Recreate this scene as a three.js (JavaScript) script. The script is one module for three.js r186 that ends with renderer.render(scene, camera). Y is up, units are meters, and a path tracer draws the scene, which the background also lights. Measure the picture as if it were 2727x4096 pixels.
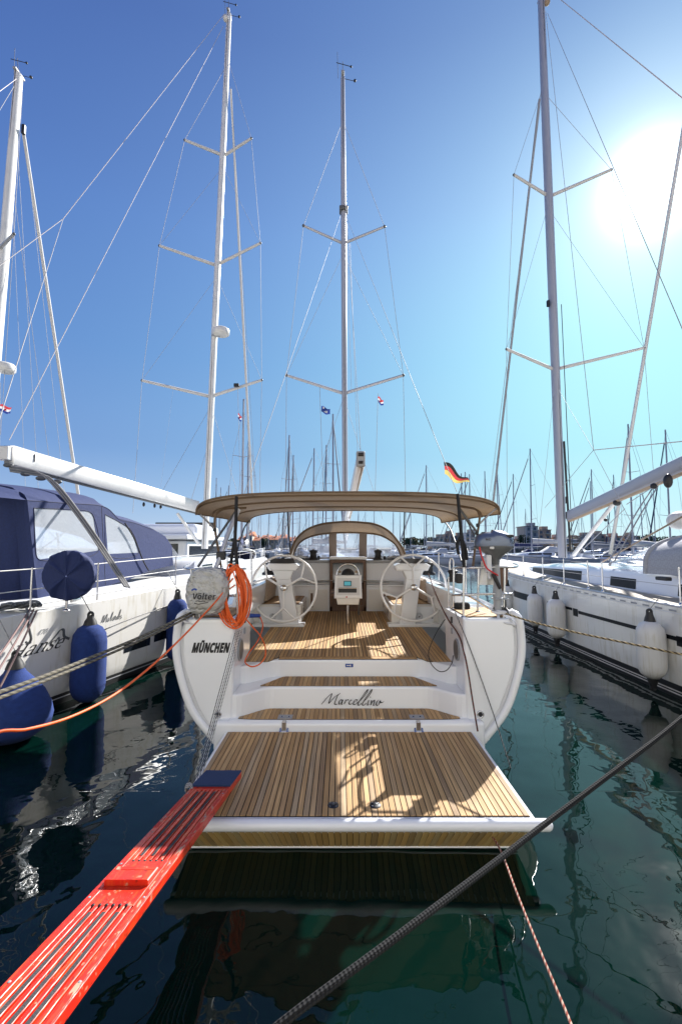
import * as THREE from 'three';
import { mergeGeometries } from 'three/addons/utils/BufferGeometryUtils.js';
import { RoundedBoxGeometry } from 'three/addons/geometries/RoundedBoxGeometry.js';
import { FontLoader } from 'three/addons/loaders/FontLoader.js';
import { TextGeometry } from 'three/addons/geometries/TextGeometry.js';

// ---------- camera, sky, sun, exposure ----------
const scene = new THREE.Scene();
const camera = new THREE.PerspectiveCamera(96.72, 681 / 1024, 0.05, 3000);
camera.position.set(0, 2.45, 0);
camera.rotation.x = THREE.MathUtils.degToRad(4.4);
const renderer = new THREE.WebGLRenderer({ antialias: true });
renderer.setSize(681, 1024);
renderer.toneMapping = THREE.LinearToneMapping;
const EXPOSURE = 2.15;
renderer.toneMappingExposure = EXPOSURE;
renderer.shadowMap.enabled = true;

const SUN = new THREE.Vector3(0.678, 0.79, -0.938).normalize();
{
  const w = 1024, h = 512, d = new Float32Array(w * h * 4);
  const stops = [[-90, .10, .16, .2], [-8, .40, .50, .58], [0, .70, .83, .97], [4, .52, .73, .97], [11, .32, .57, .93], [22, .225, .485, .89], [35, .18, .40, .82], [50, .115, .255, .62], [90, .065, .14, .42]];
  for (let j = 0; j < h; j++) for (let i = 0; i < w; i++) {
    const el = ((j + .5) / h - .5) * Math.PI, az = ((i + .5) / w - .5) * 2 * Math.PI;
    const x = Math.cos(el) * Math.cos(az), y = Math.sin(el), z = Math.cos(el) * Math.sin(az);
    const g = Math.acos(Math.min(1, Math.max(-1, x * SUN.x + y * SUN.y + z * SUN.z))) * 57.2958, e = el * 57.2958;
    let k = 1; while (k < stops.length - 1 && stops[k][0] < e) k++;
    const a = stops[k - 1], b = stops[k], t = Math.min(1, Math.max(0, (e - a[0]) / (b[0] - a[0])));
    const wide = Math.exp(-g / 17) * Math.min(1.25, Math.max(.3, 1.4 - e / 60 * 1.2)), near = Math.exp(-Math.pow(g / 2.7, 2)), mid = Math.exp(-Math.pow(g / 7.5, 2));
    const glow = [.74 * wide + .30 * mid + 2.6 * near, 1.40 * wide * (1 - .35 * Math.min(1, Math.max(0, (e - 12) / 25))) + .28 * mid + 2.5 * near, .62 * wide + .22 * mid + 2.4 * near];
    const dim = 1 - (.25 + .2 * Math.min(1, Math.max(0, e) / 12) + .13 * Math.min(1, Math.max(0, e - 15) / 25)) * (1 - Math.exp(-Math.pow(g / 45, 2)));
    for (let c = 0; c < 3; c++) d[(j * w + i) * 4 + c] = ((a[c + 1] + (b[c + 1] - a[c + 1]) * t) * Math.pow(dim, [1.1, 1.05, .62][c]) + (e > -1 ? glow[c] : 0)) / EXPOSURE;
    d[(j * w + i) * 4 + 3] = 1;
  }
  const sky = new THREE.DataTexture(d, w, h, THREE.RGBAFormat, THREE.FloatType);
  sky.mapping = THREE.EquirectangularReflectionMapping; sky.magFilter = THREE.LinearFilter; sky.minFilter = THREE.LinearFilter; sky.needsUpdate = true;
  scene.background = sky; scene.environment = sky;
}
const sun = new THREE.DirectionalLight(new THREE.Color(1, .97, .925), 5);
sun.position.copy(SUN).multiplyScalar(80); sun.castShadow = true;
Object.assign(sun.shadow.camera, { left: -40, right: 40, top: 40, bottom: -40, near: 1, far: 200 });
sun.shadow.mapSize.set(4096, 4096);
scene.add(sun, sun.target);

// ---------- helpers ----------
let seed = 7;
const rnd = () => { seed = (seed * 1664525 + 1013904223) >>> 0; return seed / 4294967296; };
const rr = (a, b) => a + (b - a) * rnd();
const V = a => new THREE.Vector3(a[0], a[1], a[2]);
const hash = (x, y, s = 0) => { let n = Math.imul(x | 0, 374761393) + Math.imul(y | 0, 668265263) + Math.imul(s | 0, 2147483647 - 977); n = Math.imul(n ^ (n >>> 13), 1274126177); return ((n ^ (n >>> 16)) >>> 0) / 4294967296; };
const vnoise = (x, y, px = 1e6, py = 1e6, s = 0) => {
  const xi = Math.floor(x), yi = Math.floor(y); let fx = x - xi, fy = y - yi; fx = fx * fx * (3 - 2 * fx); fy = fy * fy * (3 - 2 * fy);
  const m = (a, p) => ((a % p) + p) % p, h = (a, b) => hash(m(a, px), m(b, py), s);
  return (h(xi, yi) * (1 - fx) + h(xi + 1, yi) * fx) * (1 - fy) + (h(xi, yi + 1) * (1 - fx) + h(xi + 1, yi + 1) * fx) * fy;
};
const fbm = (x, y, o = 4, p = 1e6, q = 1e6, s = 0) => { let a = .5, t = 0; for (let i = 0; i < o; i++) { t += a * vnoise(x, y, p, q, s + i); x *= 2; y *= 2; p *= 2; q *= 2; a *= .5; } return t / (1 - Math.pow(.5, o)); };
function tex(w, h, fn, colour = true) {
  const d = new Uint8Array(w * h * 4);
  for (let j = 0; j < h; j++) for (let i = 0; i < w; i++) { const c = fn(i / w, j / h), k = (j * w + i) * 4; for (let n = 0; n < 3; n++) d[k + n] = Math.max(0, Math.min(255, Math.round(255 * (Array.isArray(c) ? c[n] : c)))); d[k + 3] = 255; }
  const t = new THREE.DataTexture(d, w, h); t.wrapS = t.wrapT = THREE.RepeatWrapping; t.magFilter = THREE.LinearFilter; t.minFilter = THREE.LinearMipmapLinearFilter; t.generateMipmaps = true;
  if (colour) t.colorSpace = THREE.SRGBColorSpace; t.needsUpdate = true; return t;
}
const rep = (t, x, y) => { const c = t.clone(); c.repeat.set(x, y); c.needsUpdate = true; return c; };
const L = (r, g, b) => new THREE.Color().setRGB(r, g, b);
const std = (c, roughness = .6, o = {}) => new THREE.MeshStandardMaterial({ color: L(...c), roughness, side: THREE.DoubleSide, ...o });
const phy = (c, roughness = .4, o = {}) => new THREE.MeshPhysicalMaterial({ color: L(...c), roughness, side: THREE.DoubleSide, ...o });
const taken = {};
const numbered = n => { const k = taken[n] = (taken[n] ?? -1) + 1; return k ? n + '_' + String(k).padStart(3, '0') : n; };
const bases = new Map();
function tag(o, label, category, group, kind) { if (label) o.userData.label = label; if (category) o.userData.category = category; if (group) o.userData.group = group; if (kind) o.userData.kind = kind; return o; }
function thing(name, label, category, base, group) {
  const g = new THREE.Group(); g.name = numbered(name); g.position.set(...base); scene.add(g); bases.set(g, base); return tag(g, label, category, group);
}
const flat = g => { const n = g.index ? g.toNonIndexed() : g; for (const k of Object.keys(n.attributes)) if (!['position', 'normal', 'uv'].includes(k)) n.deleteAttribute(k); n.morphAttributes = {}; return n; };
const join = gs => { if (!Array.isArray(gs)) return gs; gs = gs.flat(9); return gs.length === 1 ? gs[0] : mergeGeometries(gs.map(flat)); };
function part(parent, name, geo, mat, label) {
  const b = bases.get(parent), g = join(geo).clone(); g.translate(-b[0], -b[1], -b[2]);
  const m = new THREE.Mesh(g, mat); m.name = name; m.castShadow = m.receiveShadow = true; parent.add(m); bases.set(m, b);
  if (label) m.userData.label = label; return m;
}
function solo(name, geo, mat, label, category, group, kind) {   // a thing that is one mesh, placed at its own base
  const g = join(geo).clone(); g.computeBoundingBox(); const c = g.boundingBox.getCenter(new THREE.Vector3()); c.y = g.boundingBox.min.y; g.translate(-c.x, -c.y, -c.z);
  const m = new THREE.Mesh(g, mat); m.name = numbered(name); m.position.copy(c); m.castShadow = m.receiveShadow = true; scene.add(m); bases.set(m, [c.x, c.y, c.z]);
  return tag(m, label, category, group, kind);
}
// geometry
function rod(a, b, r, r2 = r, n = 8) {
  a = V(a); b = V(b); const d = b.clone().sub(a), g = new THREE.CylinderGeometry(r2, r, d.length(), n, 1);
  g.applyQuaternion(new THREE.Quaternion().setFromUnitVectors(new THREE.Vector3(0, 1, 0), d.normalize())); g.translate((a.x + b.x) / 2, (a.y + b.y) / 2, (a.z + b.z) / 2); return g;
}
function tube(pts, r, n = 8, seg, closed = false, tension = .5) {
  const c = new THREE.CatmullRomCurve3(pts.map(V), closed, 'centripetal'), len = c.getLength(), g = new THREE.TubeGeometry(c, seg || Math.max(6, pts.length * 8), r, n, closed), uv = g.attributes.uv;
  for (let i = 0; i < uv.count; i++) uv.setX(i, uv.getX(i) * len); return g;
}
function sag(a, b, drop, n = 10) { const o = []; for (let i = 0; i <= n; i++) { const t = i / n; o.push([a[0] + (b[0] - a[0]) * t, a[1] + (b[1] - a[1]) * t - drop * 4 * t * (1 - t), a[2] + (b[2] - a[2]) * t]); } return o; }
function metre(g, ox = 0, oy = 0, s = 1) {   // uv in metres from the side each face points to
  g = flat(g); const p = g.attributes.position, uv = new Float32Array(p.count * 2); g.computeVertexNormals === 0;
  for (let i = 0; i < p.count; i += 3) {
    const a = new THREE.Vector3().fromBufferAttribute(p, i), b = new THREE.Vector3().fromBufferAttribute(p, i + 1), c = new THREE.Vector3().fromBufferAttribute(p, i + 2);
    const n = b.clone().sub(a).cross(c.clone().sub(a)), ax = Math.abs(n.x), ay = Math.abs(n.y), az = Math.abs(n.z);
    [a, b, c].forEach((q, k) => { const st = ay >= ax && ay >= az ? [q.x, q.z] : ax >= az ? [q.y, q.z] : [q.x, q.y]; uv[(i + k) * 2] = (st[0] + ox) * s; uv[(i + k) * 2 + 1] = (st[1] + oy) * s; });
  }
  g.setAttribute('uv', new THREE.BufferAttribute(uv, 2)); return g;
}
function box(c, s, r = 0, seg = 2) { const g = r ? new RoundedBoxGeometry(s[0], s[1], s[2], seg, r) : new THREE.BoxGeometry(...s); g.translate(...c); return g; }
function span(a, b, r = 0) { return box([0, 1, 2].map(i => (a[i] + b[i]) / 2), [0, 1, 2].map(i => Math.abs(b[i] - a[i])), r); }
function front(pts, depth, bevel = 0, holes = []) {   // outline in a plane z = const, pushed away from the camera side
  const z = pts[0][2], sh = new THREE.Shape(pts.map(p => new THREE.Vector2(p[0], p[1])));
  for (const h of holes) sh.holes.push(new THREE.Path(h.map(p => new THREE.Vector2(p[0], p[1]))));
  const g = new THREE.ExtrudeGeometry(sh, { depth: depth - 2 * bevel, bevelEnabled: bevel > 0, bevelSize: bevel, bevelThickness: bevel, bevelOffset: -bevel, bevelSegments: 3, curveSegments: 6 }); g.translate(0, 0, z - depth + bevel); return g;
}
function plan(pts, y0, y1, bevel = 0) {   // outline in x and z, standing from y0 to y1
  const sh = new THREE.Shape(pts.map(p => new THREE.Vector2(p[0], -p[1])));
  const g = new THREE.ExtrudeGeometry(sh, { depth: y1 - y0 - 2 * bevel, bevelEnabled: bevel > 0, bevelSize: bevel, bevelThickness: bevel, bevelOffset: -bevel, bevelSegments: 3 }); g.rotateX(-Math.PI / 2); g.translate(0, y0 + bevel, 0); return g;
}
function loft(rings, closed = false, cap = false) {
  const n = rings[0].length, m = rings.length, p = [], uv = [], idx = []; let lu = 0;
  rings.forEach((r, j) => { if (j) lu += V(r[n >> 1]).distanceTo(V(rings[j - 1][n >> 1])); let lv = 0; r.forEach((q, i) => { if (i) lv += V(q).distanceTo(V(r[i - 1])); p.push(...q); uv.push(lu, lv); }); });
  for (let j = 0; j < m - 1; j++) for (let i = 0; i < n - (closed ? 0 : 1); i++) { const a = j * n + i, b = j * n + (i + 1) % n, c = a + n, d = (j + 1) * n + (i + 1) % n; idx.push(a, b, c, b, d, c); }
  if (cap) for (const j of [0, m - 1]) for (let i = 1; i < n - 1; i++) idx.push(j * n, j * n + (j ? i : i + 1), j * n + (j ? i + 1 : i));
  const g = new THREE.BufferGeometry(); g.setAttribute('position', new THREE.Float32BufferAttribute(p, 3)); g.setAttribute('uv', new THREE.Float32BufferAttribute(uv, 2)); g.setIndex(idx); g.computeVertexNormals(); return g;
}
function slab(q, t) {   // four corners given as seen from outside, pushed inwards by t
  const n = V(q[1]).sub(V(q[0])).cross(V(q[3]).sub(V(q[0]))).normalize().multiplyScalar(t), k = q.map(a => [a[0] - n.x, a[1] - n.y, a[2] - n.z]);
  const f = [[q[0], q[1], q[2], q[3]], [k[3], k[2], k[1], k[0]], [q[1], q[0], k[0], k[1]], [q[2], q[1], k[1], k[2]], [q[3], q[2], k[2], k[3]], [q[0], q[3], k[3], k[0]]], p = [], uv = [];
  const w = V(q[0]).distanceTo(V(q[1])), h = V(q[0]).distanceTo(V(q[3]));
  for (const s of f) for (const i of [0, 1, 2, 0, 2, 3]) { p.push(...s[i]); uv.push([0, w, w, 0][i], [0, 0, h, h][i]); }
  const g = new THREE.BufferGeometry(); g.setAttribute('position', new THREE.Float32BufferAttribute(p, 3)); g.setAttribute('uv', new THREE.Float32BufferAttribute(uv, 2)); g.computeVertexNormals(); return g;
}
const ball = (c, r, sx = 1, sy = 1, sz = 1, n = 16) => { const g = new THREE.SphereGeometry(r, n, n * .75 | 0); g.scale(sx, sy, sz); g.translate(...c); return g; };
const lathe = (prof, c, n = 20) => { const g = new THREE.LatheGeometry(prof.map(p => new THREE.Vector2(p[0], p[1])), n); g.translate(...c); return g; };
const ring = (c, R, r, q = null, n = 10, m = 48) => { const g = new THREE.TorusGeometry(R, r, n, m); if (q) g.applyQuaternion(q); g.translate(...c); return g; };
function pen(pts, w, ang = .75, thin = .3) {   // a calligraphic stroke as a flat ribbon in x and y
  const c = new THREE.CatmullRomCurve3(pts.map(p => new THREE.Vector3(p[0], p[1], 0))), N = pts.length * 6, L_ = [], R_ = [];
  for (let i = 0; i <= N; i++) { const p = c.getPoint(i / N), t = c.getTangent(i / N), k = w * (thin + (1 - thin) * Math.abs(t.x * Math.sin(ang) + t.y * Math.cos(ang) * -1)) / 2; L_.push([p.x - t.y * k, p.y + t.x * k, 0]); R_.push([p.x + t.y * k, p.y - t.x * k, 0]); }
  return loft([L_, R_]);
}
const mid = (a, b, t = .5) => [0, 1, 2].map(i => a[i] + (b[i] - a[i]) * t);

// ---------- materials ----------
const grain = tex(256, 1024, (u, v) => { const a = fbm(u * 48, v * 6, 4, 48, 6, 3), b = fbm(u * 9, v * 3, 3, 9, 3, 9), k = .70 + .34 * a * (.6 + .8 * b); return [k, k * (.97 + .04 * b), k * (.93 + .08 * b)]; });
const grainBump = tex(256, 512, (u, v) => fbm(u * 60, v * 5, 3, 60, 5, 3), false);
const speck = tex(256, 256, (u, v) => fbm(u * 64, v * 64, 3, 64, 64, 5), false);
const blotch = tex(512, 512, (u, v) => { const a = fbm(u * 6, v * 6, 5, 6, 6, 21), b = fbm(u * 40, v * 40, 2, 40, 40, 4), k = .93 + .09 * (a - .5) + .03 * (b - .5); return [k, k * .997, k * .985]; });
const streaks = tex(1024, 512, (u, v) => { const a = fbm(u * 90, v * 5, 4, 90, 5, 121), b = fbm(u * 12, v * 8, 4, 12, 8, 125), d = Math.max(0, a * .6 + b * .4 - .55), k = .955 - .30 * d + .03 * (b - .5); return [k, k * (1 - .05 * d), k * (1 - .22 * d)]; });
const weave = tex(256, 256, (u, v) => { const k = .88 + .08 * Math.sin(u * 256 * Math.PI) * Math.sin(v * 256 * Math.PI) + .16 * (fbm(u * 8, v * 8, 4, 8, 8, 2) - .5); return [k, k, k]; });
const creases = tex(512, 512, (u, v) => { const a = fbm(u * 5, v * 5, 5, 5, 5, 31); return Math.pow(1 - Math.abs(2 * a - 1), 3) * .7 + .3 * fbm(u * 14, v * 14, 3, 14, 14, 8); }, false);
const grain4 = rep(grain, 4, .5), bump4 = rep(grainBump, 4, .6), weave5 = rep(weave, 5, 5), speck3 = rep(speck, 3, 3), blotch1 = rep(blotch, .6, .6), crease1 = rep(creases, 1.2, 1.2);
const teakTones = [[.66, .415, .185], [.55, .335, .145], [.72, .455, .21], [.62, .39, .185], [.45, .30, .165], [.66, .44, .23], [.58, .42, .25], [.76, .495, .235]];
const M = {
  gel: phy([.83, .845, .875], .22, { clearcoat: .6, clearcoatRoughness: .12 }),
  gelPlain: phy([.83, .845, .875], .25, { clearcoat: .5, clearcoatRoughness: .1 }),
  gelCream: phy([.76, .74, .70], .35),
  hullPlain: phy([.86, .84, .79], .18, { map: rep(streaks, .25, .5), clearcoat: .8, clearcoatRoughness: .08 }),
  deck: std([.72, .71, .68], .7, { map: blotch1 }),
  teak: teakTones.map(c => std(c, .72, { map: grain4, bumpMap: bump4, bumpScale: .0012 })),
  teakLitCopy: teakTones.map(c => std([Math.min(.85, c[0] * 1.15), c[1] * 1.25, c[2] * 1.05], .4, { map: grain4, bumpMap: bump4, bumpScale: .0012 })),  // lighter copy of the teak: light on the shaded undercut put into the colour
  caulk: std([.012, .011, .010], .7),
  tan: phy([.36, .245, .14], .9, { map: weave5, bumpMap: crease1, bumpScale: .004, transmission: .30, thickness: 0 }),
  tanPipe: std([.24, .18, .12], .8),
  tanTrim: std([.16, .11, .07], .85),
  cushion: std([.50, .38, .27], .85, { map: weave5 }),
  navy: std([.012, .027, .118], .8, { map: weave5, bumpMap: crease1, bumpScale: .003 }),
  navyMat: std([.02, .045, .12], .95, { bumpMap: speck3, bumpScale: .004 }),
  vinyl: phy([.86, .89, .93], .12, { transmission: .72, thickness: 0, ior: 1.4, bumpMap: crease1, bumpScale: .006 }),
  wheelWhite: phy([.80, .80, .81], .3, { clearcoat: .3 }), instrument: std([.045, .048, .055], .55),
  steel: std([.62, .62, .63], .16, { metalness: 1 }),
  alu: std([.50, .50, .52], .4, { metalness: .5 }),
  aluPaint: phy([.36, .37, .42], .35, { clearcoat: .3 }),
  whitePaint: phy([.82, .81, .79], .35, { clearcoat: .4, map: blotch1 }),
  sailPale: std([.60, .585, .56], .8),
  stayLight: std([.60, .54, .51], .7),
  wire: std([.36, .35, .35], .6),
  black: std([.015, .015, .017], .5),
  blackMatt: std([.018, .018, .019], .9),
  rubber: std([.025, .025, .028], .75),
  darkGlass: phy([.012, .016, .022], .12), darkBand: phy([.011, .013, .017], .3, { specularIntensity: .3 }),
  wood: std([.16, .07, .03], .35, { map: grain4 }),
  grey: std([.30, .31, .33], .5), greyLight: phy([.62, .63, .66], .4), greyDark: std([.09, .095, .10], .45),
  orange: std([.80, .13, .02], .5), red: std([.55, .02, .02], .5), blue: std([.01, .05, .28], .5),
  fenderBlue: std([.014, .045, .21], .92, { map: weave5, bumpMap: speck3, bumpScale: .002 }),
  fenderWhite: phy([.72, .71, .69], .45, { map: rep(streaks, 1, 1), clearcoat: .2 }),
  linen: phy([.56, .56, .55], .5, { bumpMap: crease1, bumpScale: .05, map: blotch1, clearcoat: .25, clearcoatRoughness: .3 }),
  screen: std([.02, .06, .09], .2), lemon: std([.8, .6, .05], .8),
};

// ---------- setting: water, quay, shore ----------
function structure(name, geo, mat) { const m = solo(name, geo, mat); m.userData.kind = 'structure'; return m; }
{
  const axis = (a, b, step, far, grow) => { const o = []; for (let x = a; x <= b + 1e-6; x += step) o.push(x); let s = step, x = b; while (x < far) { s *= grow; x += s; o.push(x); } s = step; x = a; while (x > -far) { s *= grow; x -= s; o.unshift(x); } return o; };
  const xs = axis(-10, 10, .08, 1800, 1.16), zs = axis(-18, -1.5, .07, 2200, 1.16), p = [], uv = [], idx = [];
  const wave = (x, z) => {
    const w = fbm(x * .42 + 3, z * .30 + 9, 2, 1e6, 1e6, 40) * .055 + fbm(x * 1.5 + 31 + z * .4, z * 1.2 - x * .3, 3, 1e6, 1e6, 41) * .020 + vnoise(x * 4.2 + z * 1.2, z * 3.4, 1e6, 1e6, 47) * .0022;
    return w - .034;
  };
  for (const z of zs) for (const x of xs) { const near = Math.max(0, 1 - Math.max(0, Math.abs(x) - 10) / 8) * Math.max(0, 1 - Math.max(0, Math.abs(z + 9.75) - 8.25) / 10); p.push(x, near ? wave(x, z) * near : 0, z); uv.push(x, z); }
  const n = xs.length; for (let j = 0; j < zs.length - 1; j++) for (let i = 0; i < n - 1; i++) { const a = j * n + i; idx.push(a, a + n, a + 1, a + 1, a + n, a + n + 1); }
  const g = new THREE.BufferGeometry(); g.setAttribute('position', new THREE.Float32BufferAttribute(p, 3)); g.setAttribute('uv', new THREE.Float32BufferAttribute(uv, 2)); g.setIndex(idx); g.computeVertexNormals();
  const ripple = tex(512, 512, (u, v) => .6 * fbm(u * 9, v * 14, 4, 9, 14, 51) + .4 * fbm(u * 23 + v * 6, v * 17, 3, 23, 17, 57), false);
  const m = new THREE.Mesh(g, phy([.0006, .0095, .0065], .015, { ior: 1.33, bumpMap: rep(ripple, .21, .21), bumpScale: .007 }));
  m.name = 'water'; m.userData.kind = 'structure'; m.receiveShadow = true; scene.add(m);
  // quay that the camera, the gangway and the stern lines stand on
  const conc = tex(512, 512, (u, v) => { const k = .8 + .25 * (fbm(u * 7, v * 7, 5, 7, 7, 61) - .5) + .14 * (fbm(u * 90, v * 90, 2, 90, 90, 63) - .5); return [k, k * .985, k * .95]; });
  structure('quay', metre(span([-70, -3, -.75], [70, .86, 16]), 0, 0, .4), std([.62, .60, .56], .9, { map: conc }));
  // far shore
  const sp = []; for (let i = 0; i <= 60; i++) { const x = -420 + i * 14; sp.push([x, -232 - 14 * fbm(i * .3, 2, 3)]); }
  structure('shore', plan([...sp, [420, -620], [-420, -620]], -1, 1.4), std([.30, .28, .24], .95, { map: conc }));
}
// pale stone quay houses, out of view behind camera, placed to light the stern
{
  const stone = tex(512, 512, (u, v) => { const k = .86 + .16 * (fbm(u * 8, v * 8, 5, 8, 8, 91) - .5) + .08 * (hash(u * 512, v * 512, 2) - .5); return [k, k * .99, k * .965]; });
  const frameM = std([.55, .53, .50], .7), shutterM = std([.10, .20, .17], .7), tileM = std([.45, .18, .09], .9), paneM = phy([.03, .035, .04], .08);
  [[-44, -25, 14.6, [.80, .78, .73]], [-24.6, -9, 16.4, [.84, .82, .78]], [-8.6, 9.4, 15.4, [.84, .83, .80]], [9.8, 25, 16.8, [.82, .79, .74]], [25.4, 44, 15.0, [.84, .82, .79]]].forEach(([x0, x1, h, c], i) => {
    const g = thing('unseen_waterfront_house', ['unseen pale stone house farthest left behind the quay, placed to light the stern', 'unseen tall pale house second from left behind the quay, placed to light the stern', 'unseen pale house straight behind the camera on the quay, placed to light the stern', 'unseen tall cream house second from right behind the quay, placed to light the stern', 'unseen white house farthest right behind the quay, placed to light the stern'][i], 'house', [(x0 + x1) / 2, .86, 12]);
    const wall = part(g, 'wall', metre(span([x0, .86, 8], [x1, h, 16]), i * 3, 0, .3), std(c, .9, { map: stone }));
    const r = part(g, 'roof', loft([x0 - .3, x1 + .3].map(x => [[x, h, 7.5], [x, h + .12, 7.4], [x, h + 2.6, 12], [x, h + .12, 16.6], [x, h, 16.5]]), true, true), tileM); part(r, 'chimney', span([x1 - 3, h + 1, 10], [x1 - 2.2, h + 3.4, 10.9]), frameM);
    const n = Math.round((x1 - x0) / 3.4), w = (x1 - x0) / n;
    for (let f = 0; f < 5; f++) for (let k = 0; k < n; k++) { const cx = x0 + (k + .5) * w, cy = .86 + 1.6 + f * (h - 1.2) / 5; if (f === 0 && k === n >> 1) { const d = part(wall, 'door', span([cx - .6, .87, 7.94], [cx + .6, 3.2, 8.1]), shutterM); part(d, 'handle', rod([cx + .45, 1.9, 7.9], [cx + .45, 2.1, 7.9], .02), M.steel); continue; } const p = part(wall, 'window', span([cx - .48, cy - .75, 7.97], [cx + .48, cy + .75, 8.05]), paneM); part(p, 'frame', [span([cx - .56, cy - .85, 7.94], [cx - .48, cy + .85, 8.05]), span([cx + .48, cy - .85, 7.94], [cx + .56, cy + .85, 8.05]), span([cx - .48, cy + .75, 7.94], [cx + .48, cy + .85, 8.05])], frameM); part(p, 'sill', span([cx - .62, cy - .90, 7.86], [cx + .62, cy - .80, 8.05]), frameM); }
  });
}

// ---------- the yacht in the middle ----------
const CX = .095;
const yacht = thing('sailing_yacht', 'white yacht in the middle with teak stern platform, twin wheels and tan bimini', 'sailing yacht', [CX, 0, -9]);
const yp = (n, g, m, l) => part(yacht, n, g, m, l);
const sideways = (pts, s) => pts.map(p => [CX + s * p[0], p[1], p[2]]);
{
  // hull shell
  const S = [[.985, 1.62], [1, 1.45], [1, 1.19], [.966, .88], [.903, .55], [.81, .30], [.747, .17], [.6, 0], [.3, -.15], [0, -.2]];
  const st = [[5.50, 2.06, 1.62], [6.5, 2.10, 1.63], [8, 2.15, 1.65], [10, 2.15, 1.68], [12, 2.02, 1.73], [14, 1.72, 1.79], [16, 1.22, 1.86], [18, .6, 1.94], [19.2, .12, 2.0]];
  const sec = (D, b, h) => { const r = S.map(([x, y]) => [x * b, y > 0 ? y * h / 1.62 : y, -D]); return [...r.map(p => [CX - p[0], p[1], p[2]]), ...r.slice(0, -1).reverse().map(p => [CX + p[0], p[1], p[2]])]; };
  const hull = yp('hull', loft(st.map(s => sec(...s))), M.gel);
  // rounded stern rim, a groove left between it and the panel
  for (const s of [-1, 1]) {
    const rim = S.slice(0, 8).map(([x, y]) => [CX + s * (x * 2.06 - .025), y, -5.495]); rim.unshift([CX + s * 1.97, 1.66, -5.62]);
    part(hull, 'stern_rim', tube(rim, .046, 10, 60), M.gelPlain);
    const gut = S.slice(0, 8).map(([x, y]) => [CX + s * (x * 2.06 - .085), y, -5.535]); gut[0] = [CX + s * 1.92, 1.58, -5.55];
    part(hull, 'stern_gutter', tube(gut, .034, 8, 50), M.greyLight);
  }
  // deck forward of the cockpit
  const dk = st.filter(s => s[0] >= 10).map(([D, b, h]) => { const r = []; for (let i = 0; i <= 10; i++) { const t = i / 5 - 1; r.push([CX + t * b * .985, h - .03 + .07 * (1 - t * t), -D]); } return r; });
  yp('foredeck', loft(dk), M.deck);
  const cr = [[10.25, 1.45, 2.12], [11.5, 1.42, 2.14], [13, 1.25, 2.12], [14.5, 1.0, 2.02], [15.6, .75, 1.86]].map(([D, b, h]) => [[-b, 1.66], [-b * .97, h - .12], [-b * .88, h - .02], [0, h + .05], [b * .88, h - .02], [b * .97, h - .12], [b, 1.66]].map(p => [CX + p[0], p[1], -D]));
  const roof = yp('coachroof', loft(cr, false, true), M.gelPlain);
  for (const s of [-1, 1]) part(roof, 'cabin_window', slab([[CX + s * 1.44, 1.80, -11.2], [CX + s * 1.26, 1.80, -13.2], [CX + s * 1.24, 1.96, -13.0], [CX + s * 1.415, 2.0, -11.3]], .01), M.darkGlass);
  // stern quarters left and right of the steps
  for (const s of [-1, 1]) {
    const o = [[1.355, 1.60], [1.90, 1.60], [1.955, 1.52], [1.965, 1.40], [1.962, 1.19], [1.94, 1.03], [1.892, .88], [1.835, .73], [1.762, .56], [1.68, .43], [1.585, .31], [1.46, .20], [1.37, .20]].map(p => [CX + s * p[0], p[1], -5.485]);
    const q = yp('stern_quarter', front(s > 0 ? o : o.reverse(), 1.0, .035), M.gel);
    part(q, 'drain_fitting', [ring([CX + s * 1.53, .50, -5.482], .034, .011, null, 8, 20)], M.steel);
    part(q, 'drain_hole', lathe([[0, 0], [.03, 0]], [0, 0, 0]).rotateX(Math.PI / 2).translate(CX + s * 1.53, .50, -5.483), M.black);
    // loudspeaker on the inner wall
    const sp = lathe([[0, .004], [.09, .012], [.10, 0]], [0, 0, 0], 24); sp.scale(1.25, 1, 1.3); sp.rotateZ(s * Math.PI / 2); sp.translate(CX + s * 1.353, 1.17, -5.82);
    part(q, 'loudspeaker', sp, M.greyDark);
    const grille = ring([0, 0, 0], .125, .012, null, 6, 28); grille.rotateY(Math.PI / 2); grille.translate(CX + s * 1.35, 1.17, -5.82); part(q, 'loudspeaker_rim', grille, M.grey);
    for (const y of [1.36, 1.5]) part(q, 'latch', box([CX + s * 1.35, y, -6.05], [.02, .08, .05], .008), y > 1.4 ? M.black : M.grey);
    // side decks and coamings beside the cockpit
    const d = [[1.72, .95], [2.04, .95], [2.10, 1.60], [1.98, 1.60], [1.96, 1.63], [1.66, 1.63], [1.62, 1.78], [1.52, 1.78], [1.56, 1.40], [1.72, 1.40]].map(p => [CX + s * p[0], p[1], -6.6]);
    yp('side_deck', front(s > 0 ? d : d.reverse(), 3.66, .02), M.gel);
  }
  // teak on top of the stern quarters
  for (const s of [-1, 1]) { const bed = yp('quarter_deck', span([CX + s * 1.42, 1.601, -5.60], [CX + s * 1.9, 1.606, -6.44]), M.caulk); for (let i = 0; i < 8; i++) { const x = CX + s * (1.425 + i * .059); part(bed, 'plank', metre(span([x, 1.607, -5.61], [x + s * .054, 1.613, -6.43]), rnd() * 3, rnd() * 9), M.teak[i % 6]); } }
}
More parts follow.
